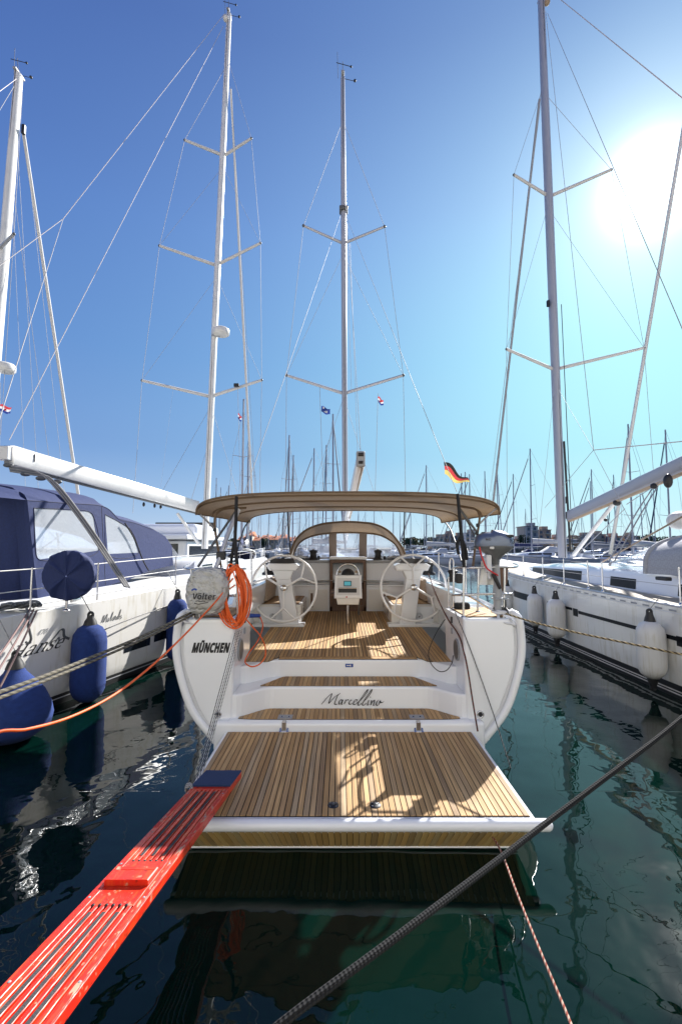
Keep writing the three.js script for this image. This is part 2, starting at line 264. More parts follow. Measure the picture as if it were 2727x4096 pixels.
// stepped centre of the stern
const riser = (half, D0, D1, sh) => x => { const a = Math.abs(x - CX); return a < half - sh ? D1 : D1 + (D0 - D1) * (t => t * t * (3 - 2 * t))(Math.min(1, (a - half + sh) / sh)); };
{
  const edgeA = () => 5.42, riseA = riser(1.36, 5.50, 5.80, .42), nearB = x => riseA(x), riseB = riser(1.36, 5.92, 6.25, .42);
  const outline = (f, D1, half) => { const o = []; for (let i = 0; i <= 48; i++) { const x = CX - half + 2 * half * i / 48; o.push([x, -f(x)]); } o.push([CX + half, -D1], [CX - half, -D1]); return o; };
  yp('stern_beam', span([CX - 1.56, .10, -5.385], [CX + 1.56, .452, -5.60], .05), M.gelPlain);
  yp('stern_step', plan(outline(() => 5.41, 6.6, 1.40), .10, .458, .02), M.gelPlain);
  yp('stern_step', plan(outline(x => riseA(x), 6.6, 1.38), .40, .720, .025), M.gelPlain);
  yp('stern_step', plan(outline(x => riseB(x) - .008, 6.7, 1.37), .70, .940, .025), M.gelPlain);
  // teak treads, plank by plank
  const tread = (near, far, half, y, name) => {
    const z0 = 5.38, bed = yp(name, plan((() => { const a = [], b = []; for (let i = 0; i <= 40; i++) { const x = CX - half + 2 * half * i / 40; a.push([x, -near(x)]); b.unshift([x, -far(x)]); } return [...a, ...b]; })(), y, y + .004), M.caulk);
    const n = Math.round(2 * half / .052), w = 2 * half / n;
    for (let i = 0; i < n; i++) { const xa = CX - half + i * w + .003, xb = xa + w - .006; const d0 = [near(xa) + .006, near(xb) + .006], d1 = [far(xa) - .006, far(xb) - .006]; if (d1[0] - d0[0] < .01 && d1[1] - d0[1] < .01) continue;
      part(bed, 'plank', metre(slab([[xa, y + .009, -d0[0]], [xb, y + .009, -d0[1]], [xb, y + .009, -Math.max(d1[1], d0[1] + .005)], [xa, y + .009, -Math.max(d1[0], d0[0] + .005)]], .006), rnd() * 3, rnd() * 9), M.teak[(rnd() * 8) | 0]); }
  };
  const nearA = x => 5.435 + .10 * Math.max(0, (Math.abs(x - CX) - 1.0) / .3) ** 2 * .3;
  tread(nearA, x => riseA(x) - .012, 1.29, .458, 'step_tread');
  const nearB2 = x => Math.max(riseA(x), 5.80) + .025;
  tread(nearB2, x => { const a = Math.abs(x - CX); return a < .86 ? 6.235 : 6.235 - .42 * Math.min(1, (a - .86) / .25); }, 1.10, .720, 'step_tread');
  // maker's plate
  const pl = yp('badge', box([0.111,0.869,-6.235], [.105, .045, .008], .003), M.blue); part(pl, 'badge_mark', [box([0.099,0.87,-6.229], [.05, .01, .004]), box([0.128,0.87,-6.229], [.012, .024, .004])], M.greyLight);
  // hinges of the platform
  for (const px of [654, 961]) {
    const c = [-3.917,0.448,-5.4], x = (px - 784) / 1047 * 5.24, h = yp('platform_hinge', [span([x - .085, .465, -5.44], [x + .085, .472, -5.56], .003)], M.grey);
    part(h, 'hinge_arm', [rod([x - .04, .47, -5.50], [x - .04, .345, -5.355], .014), rod([x + .04, .47, -5.50], [x + .04, .345, -5.355], .014), span([x - .025, .455, -5.47], [x + .025, .36, -5.372], .006), rod([x - .055, .35, -5.36], [x + .055, .35, -5.36], .012)], M.steel);
  }
}
// lowered swim platform
{
  const HW = 1.385, P0 = 3.735, P1 = 5.365;
  const pf = yp('swim_platform', span([CX - HW - .045, .23, -3.70], [CX + HW + .045, .342, -P1 - .02], .03), M.gelPlain);
  part(pf, 'caulked_bed', span([CX - HW, .341, -P0], [CX + HW, .346, -P1]), M.caulk);
  const n = 56, w = 2 * HW / n;
  for (let i = 0; i < n; i++) {
    const xa = CX - HW + i * w + .004, xb = xa + w - .008;
    part(pf, 'plank', metre(span([xa, .3465, -P0 - .006], [xb, .3525, -P1 + .006]), rnd() * 5, rnd() * 9), M.teak[(rnd() * 8) | 0]);
  }
  const bar = tube([[CX - HW - .03, .312, -3.685], [CX - .4, .312, -3.685], [CX + .4, .312, -3.685], [CX + HW + .105, .312, -3.685]], .045, 12, 20); part(pf, 'edge_bar', [bar, ball([CX + HW + .105, .312, -3.685], .045), ball([CX - HW - .03, .312, -3.685], .045)], M.gelPlain);
  // planked underside of the aft edge, sloping back to the water
  const back = part(pf, 'undercut_bed', slab([[CX + HW + .03, .272, -3.69], [CX - HW - .03, .272, -3.69], [CX - HW + .06, .035, -3.885], [CX + HW - .06, .035, -3.885]], .03), M.caulk);
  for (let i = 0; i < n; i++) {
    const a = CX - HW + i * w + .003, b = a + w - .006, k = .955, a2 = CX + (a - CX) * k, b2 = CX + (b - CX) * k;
    part(pf, 'plank', slab([[a, .27, -3.683], [b, .27, -3.683], [b2, .04, -3.872], [a2, .04, -3.872]].reverse(), .006), M.teakLitCopy[(rnd() * 8) | 0]);
  }
  part(pf, 'lower_edge', tube([[CX - 1.33, .032, -3.88], [CX, .032, -3.88], [CX + 1.33, .032, -3.88]], .010, 6, 8), M.gelPlain);
  for (const q of [[-0.064,0.353,-3.88], [0.28,0.353,-3.88]]) {
    const f = part(pf, 'deck_fitting', lathe([[0, .012], [.02, .014], [.03, .008], [.042, .007], [.047, 0]], q, 28), M.black);
    for (let k = 0; k < 4; k++) part(f, 'screw', lathe([[0, .010], [.004, .009], [.005, .005]], [q[0] + .036 * Math.cos(k * 1.571 + .78), q[1], q[2] + .036 * Math.sin(k * 1.571 + .78)], 8), M.steel);
    part(f, 'fitting_cap', lathe([[0, .019], [.014, .017], [.016, .012]], q, 16), M.greyDark);
  }
}

// ---------- cockpit of the middle yacht ----------
const soleY = D => .944 + .026 * (D - 6.25);
{
  const nearEdge = a => a < .93 ? 6.385 : a < 1.06 ? 6.385 - .24 * (a - .93) / .13 : 6.145;
  const n = 52, half = 1.365, w = 2 * half / n, strip = (x0, x1, t, m) => { const f = x => nearEdge(Math.abs(x - CX)) - m, d1 = Math.abs((x0 + x1) / 2 - CX) < .84 ? 10.1 : 8.6; return slab([[x0, soleY(f(x0)) + t, -f(x0)], [x1, soleY(f(x1)) + t, -f(x1)], [x1, soleY(d1) + t, -d1], [x0, soleY(d1) + t, -d1]], .006); };
  const bed = []; for (let i = 0; i < n; i++) bed.push(strip(CX - half + i * w, CX - half + (i + 1) * w, 0, .006));
  bed.push(span([CX - .935, soleY(6.3) - .006, -6.258], [CX + .935, soleY(6.3) + .001, -6.40]));
  const sole = yp('cockpit_sole', bed, M.caulk);
  for (let i = 0; i < n; i++) { const xa = CX - half + i * w + .0052; part(sole, 'plank', metre(strip(xa, xa + w - .0104, .006, 0), rnd() * 5, rnd() * 9), M.teak[(rnd() * 8) | 0]); }
  for (const D of [6.264, 6.322]) part(sole, 'plank', metre(span([CX - .93, soleY(6.3), -D], [CX + .93, soleY(6.3) + .0075, -D - .052]), rnd() * 5, rnd() * 9), M.teak[D > 6.3 ? 1 : 3]);
  // benches with teak seats
  for (const s of [-1, 1]) {
    const x0 = CX + s * .84, x1 = CX + s * 1.74;
    const b = yp('bench', span([x0, .98, -8.62], [x1, 1.375, -10.12], .03), M.gelCream);
    const bed = part(b, 'seat_bed', span([x0 + s * .05, 1.376, -8.70], [x1 - s * .1, 1.380, -10.08]), M.caulk);
    for (let i = 0; i < 13; i++) { const x = x0 + s * (.055 + i * .057); part(bed, 'plank', metre(span([x, 1.381, -8.705], [x + s * .052, 1.387, -10.075]), rnd() * 4, rnd() * 9), M.teak[(rnd() * 8) | 0]); }
    part(b, 'locker_panel', span([CX + s * 1.06, 1.05, -8.612], [CX + s * 1.62, 1.34, -8.60], .006), M.gelPlain);
    const vent = [CX + s * 1.36, 1.16, -8.595]; part(b, 'vent_ring', [ring(vent, .055, .016, null, 8, 28), ring(vent, .024, .012, null, 8, 20)], M.greyLight);
    part(b, 'vent_core', ball([vent[0], vent[1], vent[2] - .01], .035, 1, 1, .4), M.greyDark);
    part(b, 'bench_lock', box([CX + s * 1.60, 1.15, -8.596], [.03, .06, .008], .003), M.grey);
    part(b, 'bench_door', span([x0 - s * .006, 1.06, -9.0], [x0 + s * .004, 1.31, -9.85], .004), M.gelPlain);
    part(b, 'bench_handle', box([x0 - s * .008, 1.20, -9.15], [.012, .12, .05], .005), M.black);
    // backrest coaming with cushion
    const cu = [[1.50, 1.42], [1.62, 1.40], [1.54, 1.83], [1.47, 1.80]].map(p => [CX + s * p[0], p[1], -8.8]);
    yp('backrest_cushion', front(s > 0 ? cu : cu.reverse(), 1.1, .03), M.cushion);
    // plinth and steering pedestal
    yp('plinth', span([CX + s * .76, soleY(8.5), -8.36], [CX + s * 1.70, soleY(8.5) + .055, -8.63], .015), M.gelPlain);
  }
  const column = (pts, head, neck, glass, hub, s) => {
    const p = yp('steering_pedestal', [front(pts, .24, .025), front(neck, .25, .02)], M.gelPlain);
    part(p, 'console', front(head, .36, .03), M.gelPlain);
    part(p, 'instrument_glass', slab(glass, .02), M.instrument);
    return p;
  };
  const pr = column([[1.039,0.828,-8.42], [1.327,0.828,-8.42], [1.46,1.87,-8.42], [1.196,1.87,-8.42]], [[1.015,2.016,-8.36], [1.586,2.016,-8.36], [1.635,2.11,-8.36], [1.572,2.15,-8.36], [1.048,2.15,-8.36], [0.984,2.11,-8.36]], [[1.211,1.847,-8.41], [1.442,1.847,-8.41], [1.524,2.029,-8.41], [1.133,2.029,-8.41]], [[1.065,2.137,-8.37], [1.542,2.137,-8.37], [1.527,2.241,-8.5], [1.123,2.241,-8.5]]);
  const pl = column([[-0.735,0.828,-8.42], [-1.027,0.828,-8.42], [-1.188,1.87,-8.42], [-0.921,1.87,-8.42]].reverse(), [[-1.3,2.016,-8.36], [-0.825,2.016,-8.36], [-0.762,2.11,-8.36], [-0.818,2.15,-8.36], [-1.334,2.15,-8.36], [-1.373,2.11,-8.36]], [[-1.195,1.847,-8.41], [-0.932,1.847,-8.41], [-0.87,2.029,-8.41], [-1.253,2.029,-8.41]], [[-1.319,2.137,-8.37], [-0.827,2.137,-8.37], [-0.881,2.241,-8.5], [-1.293,2.241,-8.5]]);
  part(pr, 'compass', ball([1.332,2.183,-8.55], .07), M.black); part(pl, 'compass', ball([-1.088,2.183,-8.55], .07), M.black);
  // wheels: rim, hub and three forked spokes
  const wheel = (c, R, dirs) => {
    const q = new THREE.Quaternion().setFromEuler(new THREE.Euler(-.16, 0, 0)), T = (a, r, z = 0) => { const v = new THREE.Vector3(Math.cos(a) * r, Math.sin(a) * r, z).applyQuaternion(q); return [c[0] + v.x, c[1] + v.y, c[2] + v.z]; };
    const w = yp('steering_wheel', ring(c, R, .021, q, 12, 72), M.wheelWhite);
    for (const d of dirs) { const a = d * Math.PI / 180; part(w, 'spoke', [rod(T(a, .04, .03), T(a, R * .60), .024, .019), rod(T(a, R * .60), T(a + .38, R), .016), rod(T(a, R * .60), T(a - .38, R), .016), ball(T(a, R * .6), .021, 1, 1, 1, 10)], M.wheelWhite); }
    const h = lathe([[0, .05], [.05, .045], [.06, .02], [.06, -.04]], [0, 0, 0], 24); h.rotateX(Math.PI / 2); h.applyQuaternion(q); h.translate(...T(0, 0, .02));
    part(w, 'hub', h, M.steel); part(w, 'axle', rod(T(0, 0, 0), [c[0], c[1] - .01, c[2] - .22], .022), M.steel);
  };
  wheel([-1.022,1.718,-8.22], .585, [30, 150, 270]); wheel([1.298,1.73,-8.22], .585, [90, 210, 330]);
  // console on the end of the cockpit table
  const t = yp('table_console', front([[-0.128,1.498,-8.5], [0.393,1.498,-8.5], [0.379,1.928,-8.5], [-0.113,1.928,-8.5]], .30, .03), M.gelPlain);
  part(t, 'console_base', front([[-0.064,1.385,-8.52], [0.329,1.385,-8.52], [0.346,1.504,-8.52], [-0.088,1.504,-8.52]], .26, .02), M.gelCream);
  part(t, 'inset_panel', front([[-0.08,1.562,-8.498], [0.345,1.562,-8.498], [0.338,1.881,-8.498], [-0.072,1.881,-8.498]], .012, .004), M.greyLight);
  part(t, 'plotter', front([[0.048,1.73,-8.484], [0.193,1.73,-8.484], [0.193,1.826,-8.484], [0.048,1.826,-8.484]], .01, .003), M.black);
  part(t, 'plotter_screen', front([[0.06,1.743,-8.479], [0.181,1.743,-8.479], [0.181,1.814,-8.479], [0.06,1.814,-8.479]], .004), std([.03, .22, .30], .2, { emissive: L(.03, .14, .16), emissiveIntensity: .6 }));
  part(t, 'console_slot', front([[-0.048,1.611,-8.49], [0.289,1.611,-8.49], [0.289,1.682,-8.49], [-0.048,1.682,-8.49]], .01), M.black);
  part(t, 'slot_rail', rod([-0.048,1.695,-8.475], [0.289,1.695,-8.475], .012), M.steel);
  part(t, 'red_button', ball([0.104,1.531,-8.49], .014, 1, 1, .5, 10), M.red);
  part(t, 'grab_handle', tube([[-0.082,1.922,-8.6], [-0.041,2.044,-8.6], [0.033,2.109,-8.6], [0.131,2.133,-8.6], [0.229,2.109,-8.6], [0.302,2.044,-8.6], [0.342,1.922,-8.6]], .016, 8, 40), M.steel);
  part(t, 'compass', ball([0.131,1.927,-8.66], .125, 1, .95, 1, 20), M.black);
  for (const q of [[-0.025,1.986,-8.62], [0.286,1.986,-8.62]]) part(t, 'lamp_cap', ball(q, .03, 1, .8, 1, 10), M.cushion);
  part(t, 'table_leg', [rod([0.125,1.377,-8.58], [0.125,0.971,-8.58], .022), lathe([[0, .03], [.05, .02], [.07, 0]], [0.125,0.963,-8.58], 20)], M.steel);
  part(t, 'folding_leg', rod([0.347,1.405,-8.75], [0.343,1.132,-9], .016), M.greyDark);
  part(t, 'table_leaf', span([CX - .30, 1.50, -8.82], [CX + .32, 1.56, -9.8], .012), M.wood);
  // bulkhead with companionway
  for (const s of [-1, 1]) {
    const xi = .155 + s * .40, xo = CX + s * 1.62;
    const b = yp('bulkhead', span([xi, 1.0, -10.12], [xo, 1.60, -10.32], .02), M.gelPlain);
    part(b, 'bulkhead_upper', span([xi, 1.60, -10.16], [xo, 2.10, -10.34], .02), M.greyLight);
    part(b, 'ledge', span([xi, 1.585, -10.06], [xo, 1.62, -10.18], .01), M.gelPlain);
    part(b, 'grab_rail', rod([xi + s * .04, 1.66, -10.08], [xi + s * .5, 1.66, -10.08], .014), M.steel);
    part(b, 'bulkhead_door', span([xi + s * .05, 1.08, -10.112], [xi + s * .46, 1.52, -10.10], .006), M.gelCream);
    part(b, 'door_latch', span([xi + s * .37, 1.13, -10.104], [xi + s * .42, 1.44, -10.094], .004), M.wood);
    part(b, 'coaming_top', span([xi, 2.10, -10.12], [xo, 2.16, -10.4], .02), M.grey);
  }
  const cw = yp('companionway', [span([-.245, 1.0, -10.10], [-.18, 2.14, -10.20], .008), span([.49, 1.0, -10.10], [.555, 2.14, -10.20], .008), span([-.245, 2.10, -10.09], [.555, 2.17, -10.20], .01), span([-.245, 1.0, -10.10], [.555, 1.16, -10.20], .01)], M.wood);
  part(cw, 'washboard', span([-.2, 1.1, -10.14], [.52, 1.52, -10.17], .004), M.wood);
  part(cw, 'hatch_slide', span([-.26, 2.175, -10.05], [.57, 2.23, -11.2], .02), M.gelPlain);
  part(cw, 'cabin_interior', [span([-.3, 1.0, -11.9], [.6, 2.1, -11.95]), span([-.32, 1.0, -10.2], [-.29, 2.1, -11.9]), span([.59, 1.0, -10.2], [.62, 2.1, -11.9])], M.wood);
  // winches and line clutches on the coachroof edge
  const winch = (c, k = 1, m = M.black) => { const w = yp('winch', lathe([[.085, 0], [.085, .03], [.06, .04], [.05, .10], [.065, .135], [.072, .15], [.05, .165], [0, .17]].map(p => [p[0] * k, p[1] * k]), c, 24), m); part(w, 'winch_socket', lathe([[.02, .17], [.02, .182], [0, .182]].map(p => [p[0] * k, p[1] * k]), c, 12), M.steel); };
  winch([-.62, 2.16, -10.28], 1.35); winch([.83, 2.16, -10.28], 1.35);
  winch([1.704,1.912,-8.9], 1.5); winch([1.703,1.922,-7], 1.1); winch([-1.409,1.912,-8.9], 1.4);
  yp('winch_handle', [tube([[1.659,2.053,-7], [1.663,2.238,-7], [1.683,2.278,-7], [1.71,2.258,-7], [1.713,2.067,-7]], .012, 8, 30)], M.steel);
  for (const s of [-1, 1]) for (let i = 0; i < 5; i++) yp('line_clutch', box([.155 + s * (.66 + .09 * i) , 2.2, -10.45], [.06, .09, .16], .015), i % 2 ? M.greyDark : M.black);
  // rope tails lying on the coachroof
  for (const s of [-1, 1]) yp('rope_tail', tube([...Array(26)].map((_, i) => [.155 + s * (.95 + .02 * i * .4) + .12 * Math.cos(i * .9), 2.19 + .002 * i + .02 * rnd(), -10.35 + .07 * Math.sin(i * .9)]), .011, 6, 130), s < 0 ? M.greyLight : M.grey);
}

// ---------- sprayhood, bimini, rails ----------
{
  const A = [[-1.057,2.243,-9.5], [-1.022,2.414,-9.5], [-0.924,2.622,-9.5], [-0.726,2.803,-9.5], [-0.427,2.921,-9.5], [-0.136,2.962,-9.5], [0.145,2.976,-9.5], [0.427,2.962,-9.5], [0.717,2.921,-9.5], [0.989,2.785,-9.5], [1.177,2.577,-9.5], [1.293,2.396,-9.5], [1.346,2.243,-9.5]];
  const B = [[-1.118,2.222,-10.5], [-1.069,2.371,-10.5], [-0.98,2.53,-10.5], [-0.821,2.65,-10.5], [-0.541,2.74,-10.5], [-0.19,2.78,-10.5], [0.16,2.79,-10.5], [0.511,2.78,-10.5], [0.862,2.74,-10.5], [1.091,2.64,-10.5], [1.251,2.52,-10.5], [1.339,2.371,-10.5], [1.398,2.222,-10.5]];
  const C = B.map((p, i) => { const t = i / 12 * 2 - 1; return [p[0] * 1.06 + .0, 2.17 - .03 * t * t, -11.5 + .9 * t * t]; });
  const fine = (r, k = 4) => { const c = new THREE.CatmullRomCurve3(r.map(V)), o = []; for (let i = 0; i <= (r.length - 1) * k; i++) o.push(c.getPoint(i / ((r.length - 1) * k)).toArray()); return o; };
  const mixr = (a, b, t, up = 0) => a.map((p, i) => { const m = mid(p, b[i], t); m[1] += up; return m; });
  const fa = fine(A), fb = fine(B), fc = fine(C);
  const h = yp('sprayhood', loft([fa, mixr(fa, fb, .35, .03), mixr(fa, fb, .7, .03), fb]), M.tan);
  part(h, 'hood_rim', tube(A, .022, 8, 90), M.tanTrim);
  part(h, 'window_border', [tube(B, .03, 8, 90), tube(C, .03, 8, 80)], M.tanTrim);
  for (const [i0, i1] of [[2, 19], [21, 27], [29, 46]]) part(h, 'clear_window', loft([fb.slice(i0, i1 + 1).map(p => [p[0], p[1] - .02, p[2] - .005]), mixr(fb, fc, .5, .03).slice(i0, i1 + 1), fc.slice(i0, i1 + 1)]), M.vinyl);
  for (const i of [20, 28]) part(h, 'window_strap', loft([[...fb.slice(i - 1, i + 2)], mixr(fb, fc, .5, .032).slice(i - 1, i + 2), fc.slice(i - 1, i + 2)]), M.tanTrim);
  for (const s of [-1, 1]) { const e = s < 0 ? 0 : fa.length - 1, w = s < 0 ? [0, 3] : [fa.length - 4, fa.length - 1]; part(h, 'hood_side', loft([fb.slice(w[0], w[1] + 1), mixr(fb, fc, .5, .02).slice(w[0], w[1] + 1), fc.slice(w[0], w[1] + 1)]), M.tan); }
}
const bimini = (() => {
  const D0 = 5.9, D1 = 9.4, rows = 15, cols = 56, rings = [];
  for (let j = 0; j <= rows; j++) {
    const v = j / rows, r = [], D = D0 + (D1 - D0) * v, half = 2.15 - .17 * v - .08 * Math.pow(Math.max(0, 1 - v * 9), 2), yc = 3.165 + .04 * v + .035 * Math.sin(v * Math.PI * 2) ** 2 * 0 - .05 * Math.sin(Math.PI * v) * 0;
    for (let i = 0; i <= cols; i++) { const th = (i / cols * 2 - 1) * Math.PI / 2, sn = Math.sin(th), e = Math.pow(Math.abs(sn), .625), x = CX + half * Math.sign(sn) * e, h = Math.pow(Math.max(0, Math.cos(th)), .625), drop = .23 * (1 - h) + .025 * e * e;
      r.push([x, yc - drop - .02 * Math.sin(Math.PI * v * 3) ** 2 * h, -(D + (v < .3 ? .30 * Math.pow(e, 8) * (1 - v / .3) : 0))]); }
    rings.push(r);
  }
  const b = yp('bimini', loft(rings), M.tan);
  part(b, 'hem', [tube(rings[0].filter((_, i) => i % 2 === 0), .014, 6, 80), tube(rings[rows].filter((_, i) => i % 2 === 0), .014, 6, 80)], M.tanTrim);
  part(b, 'hem', [tube(rings.map(r => r[0]), .010, 6, 40), tube(rings.map(r => r[cols]), .010, 6, 40)], M.tanTrim);
  for (const j of [1, 5, 10]) part(b, 'canopy_bow', tube(rings[j].filter((_, i) => i % 2 === 0).map(p => [p[0], p[1] - .016, p[2]]), .0125, 8, 90), M.tanPipe);
  const P = (n, pts, r, m) => part(b, n, tube(pts, r, 8, pts.length * 7), m);
  // bows and braces, left then right
  P('bow_leg', [[-1.379,3.018,-6.6], [-1.668,2.976,-6.4], [-1.737,2.883,-6.3], [-1.733,2.772,-6.25], [-1.697,2.586,-6.2], [-1.645,2.392,-6.15], [-1.592,2.179,-6.1]], .016, M.tanTrim);
  P('bow_leg', [[-1.868,2.992,-9.3], [-1.879,2.841,-8.9], [-1.813,2.632,-8.3], [-1.715,2.422,-7.6], [-1.616,2.238,-7]], .014, M.black);
  P('brace', [[-1.425,2.992,-6.3], [-1.614,2.587,-6], [-1.79,2.205,-5.75]], .0165, M.greyDark);
  P('brace', [[-1.856,2.874,-6], [-1.785,2.788,-6.1], [-1.723,2.692,-6.2]], .013, M.alu);
  P('bow_leg', [[1.747,3.037,-6.6], [1.901,2.976,-6.4], [1.918,2.883,-6.3], [1.887,2.736,-6.25], [1.845,2.586,-6.2], [1.796,2.38,-6.15], [1.754,2.185,-6.1]], .016, M.tanTrim);
  P('bow_leg', [[2.108,2.983,-9.3], [2.125,2.807,-8.9], [2.065,2.569,-8.3], [1.946,2.393,-7.6], [1.836,2.238,-7]], .014, M.black);
  P('brace', [[1.619,3.017,-6.3], [1.732,2.811,-6.2], [1.858,2.639,-6.2]], .0165, M.greyDark);
  P('brace', [[2.03,2.951,-5.95], [1.962,2.864,-6.1], [1.879,2.758,-6.2]], .012, M.alu);
  P('brace', [[1.716,2.909,-6.4], [1.799,2.761,-6.4], [1.839,2.606,-6.3]], .010, M.greyDark);
  for (const q of [[-1.717,2.687,-6.2], [1.861,2.746,-6.2], [1.846,2.639,-6.2]]) part(b, 'frame_clamp', box(q, [.045, .05, .045], .012), M.black);
  // black straps with their buckles
  for (const pts of [[[-1.351,3.101,-5.86], [-1.342,2.828,-5.82], [-1.344,2.55,-5.8], [-1.299,2.277,-5.72], [-1.265,2.107,-5.68]], [[1.509,3.135,-5.86], [1.516,2.856,-5.82], [1.526,2.494,-5.76], [1.531,2.197,-5.7]]]) part(b, 'strap', tube(pts, .022, 6, 30), M.blackMatt);
  for (const pts of [[[-1.35,2.561,-5.8], [-1.379,2.357,-5.8], [-1.398,2.176,-5.8]], [[1.522,2.577,-5.78], [1.568,2.428,-5.76], [1.582,2.287,-5.76]], [[1.511,2.577,-5.78], [1.465,2.494,-5.76], [1.479,2.357,-5.76]]]) part(b, 'strap_tail', tube(pts, .020, 6, 20), M.blackMatt);
  for (const pts of [[[-1.108,3.187,-9.4], [-1.089,2.794,-9.5], [-1.06,2.341,-9.6]], [[1.315,3.169,-9.4], [1.315,2.776,-9.5], [1.315,2.341,-9.6]]]) part(b, 'strap', tube(pts, .014, 6, 20), M.blackMatt);
  return b;
})();
// silver davit pole on the left, its clamp
{
  const d = yp('davit_pole', tube([[-1.374,2.952,-6.1], [-1.46,2.654,-5.95], [-1.517,2.362,-5.8], [-1.558,2.191,-5.72]], .030, 10, 20), M.alu);
  part(d, 'pole_clamp', box([-1.517,2.34,-5.8], [.11, .11, .10], .02), M.black);
}
// stainless rails round the stern
{
  const R = (n, pts, r = .0145, m = M.steel) => yp(n, tube(pts, r, 8, pts.length * 8), m);
  // right side
  R('pushpit_rail', [[1.61,2.151,-6.6], [1.489,2.188,-5.9], [1.579,2.2,-5.62], [1.722,2.201,-5.6], [1.945,2.207,-5.6], [2.124,2.204,-5.65], [2.39,2.204,-6.2], [3.009,2.163,-8]]);
  R('pushpit_rail', [[1.559,1.779,-6.6], [1.438,1.839,-5.9], [1.497,1.868,-5.62], [1.725,1.881,-5.6], [1.937,1.881,-5.6], [2.093,1.875,-5.65]]);
  for (const [a, b] of [[[1.504,2.2,-5.62], [1.486,1.596,-5.62]], [[1.521,2.027,-6.5], [1.513,1.571,-6.5]], [[2.006,2.206,-5.62], [1.979,1.638,-5.62]], [[1.799,2.184,-6], [1.775,1.605,-6]], [[1.549,2.17,-6.3], [1.532,1.61,-6.3]]]) yp('rail_post', [rod(a, b, .0145), lathe([[.03, 0], [.03, .012], [.016, .02]], b, 12)], M.steel);
  R('pushpit_brace', [[1.583,1.849,-5.7], [1.729,1.763,-5.8], [1.88,1.674,-5.9]], .015);
  // left side
  R('pushpit_rail', [[-1.371,2.138,-6.6], [-1.276,2.171,-5.9], [-1.354,2.174,-5.62], [-1.509,2.17,-5.6], [-1.748,2.18,-5.6], [-1.887,2.183,-5.65], [-2.118,2.18,-6.2], [-2.643,2.148,-8]]);
  R('pushpit_rail', [[-1.359,1.779,-6.6], [-1.271,1.839,-5.9], [-1.348,1.858,-5.62], [-1.555,1.86,-5.6], [-1.788,1.865,-5.6]]);
  for (const [a, b] of [[[-1.274,2.174,-5.62], [-1.259,1.596,-5.62]], [[-1.53,2.169,-5.62], [-1.503,1.638,-5.62]], [[-1.834,2.179,-5.62], [-1.784,1.638,-5.62]], [[-1.33,2.008,-6.5], [-1.323,1.571,-6.5]]]) yp('rail_post', [rod(a, b, .0145), lathe([[.03, 0], [.03, .012], [.016, .02]], b, 12)], M.steel);
  // lifelines and stanchions going forward
  for (const s of [-1, 1]) { const st = []; for (const D of [8, 10.2, 12.4, 14.6, 16.8]) { const b = D < 12 ? 2.08 : D < 14 ? 1.85 : D < 16 ? 1.5 : .9; st.push([CX + s * b, 1.66 + (D - 8) * .025, -D]); } for (const q of st) yp('stanchion', rod(q, [q[0], q[1] + .62, q[2]], .0125), M.steel); for (const h of [.33, .61]) yp('lifeline', tube(st.map(q => [q[0], q[1] + h, q[2]]), .005, 5, 30), M.wire); }
  // cleats and fairleads on the stern corners
  for (const [q, s] of [[[1.93,1.62,-5.6], 1], [[-1.751,1.63,-5.6], -1]]) { yp('stern_cleat', [rod([q[0] - .11, q[1] + .05, q[2]], [q[0] + .11, q[1] + .05, q[2]], .014, .014), rod([q[0] - .035, q[1] - .03, q[2]], [q[0] - .035, q[1] + .05, q[2]], .014), rod([q[0] + .035, q[1] - .03, q[2]], [q[0] + .035, q[1] + .05, q[2]], .014)], M.steel);
    yp('chafed_rope_end', tube([...Array(18)].map((_, i) => [q[0] + .10 * Math.sin(i * 1.3) + s * i * .004, q[1] + .045 + .012 * Math.cos(i * 2.1) - (i > 12 ? (i - 12) * .05 : 0), q[2] + .05 * Math.cos(i * 1.3) + (i > 12 ? .06 : 0)]), .017, 7, 110), M.greyLight); }
  yp('fender_locker_lid', box([1.643,2.015,-6.4], [.10, .14, .10], .03), M.black);
  yp('outboard_fuel_can', box([1.651,1.633,-6.3], [.20, .13, .14], .04), M.blackMatt);
}

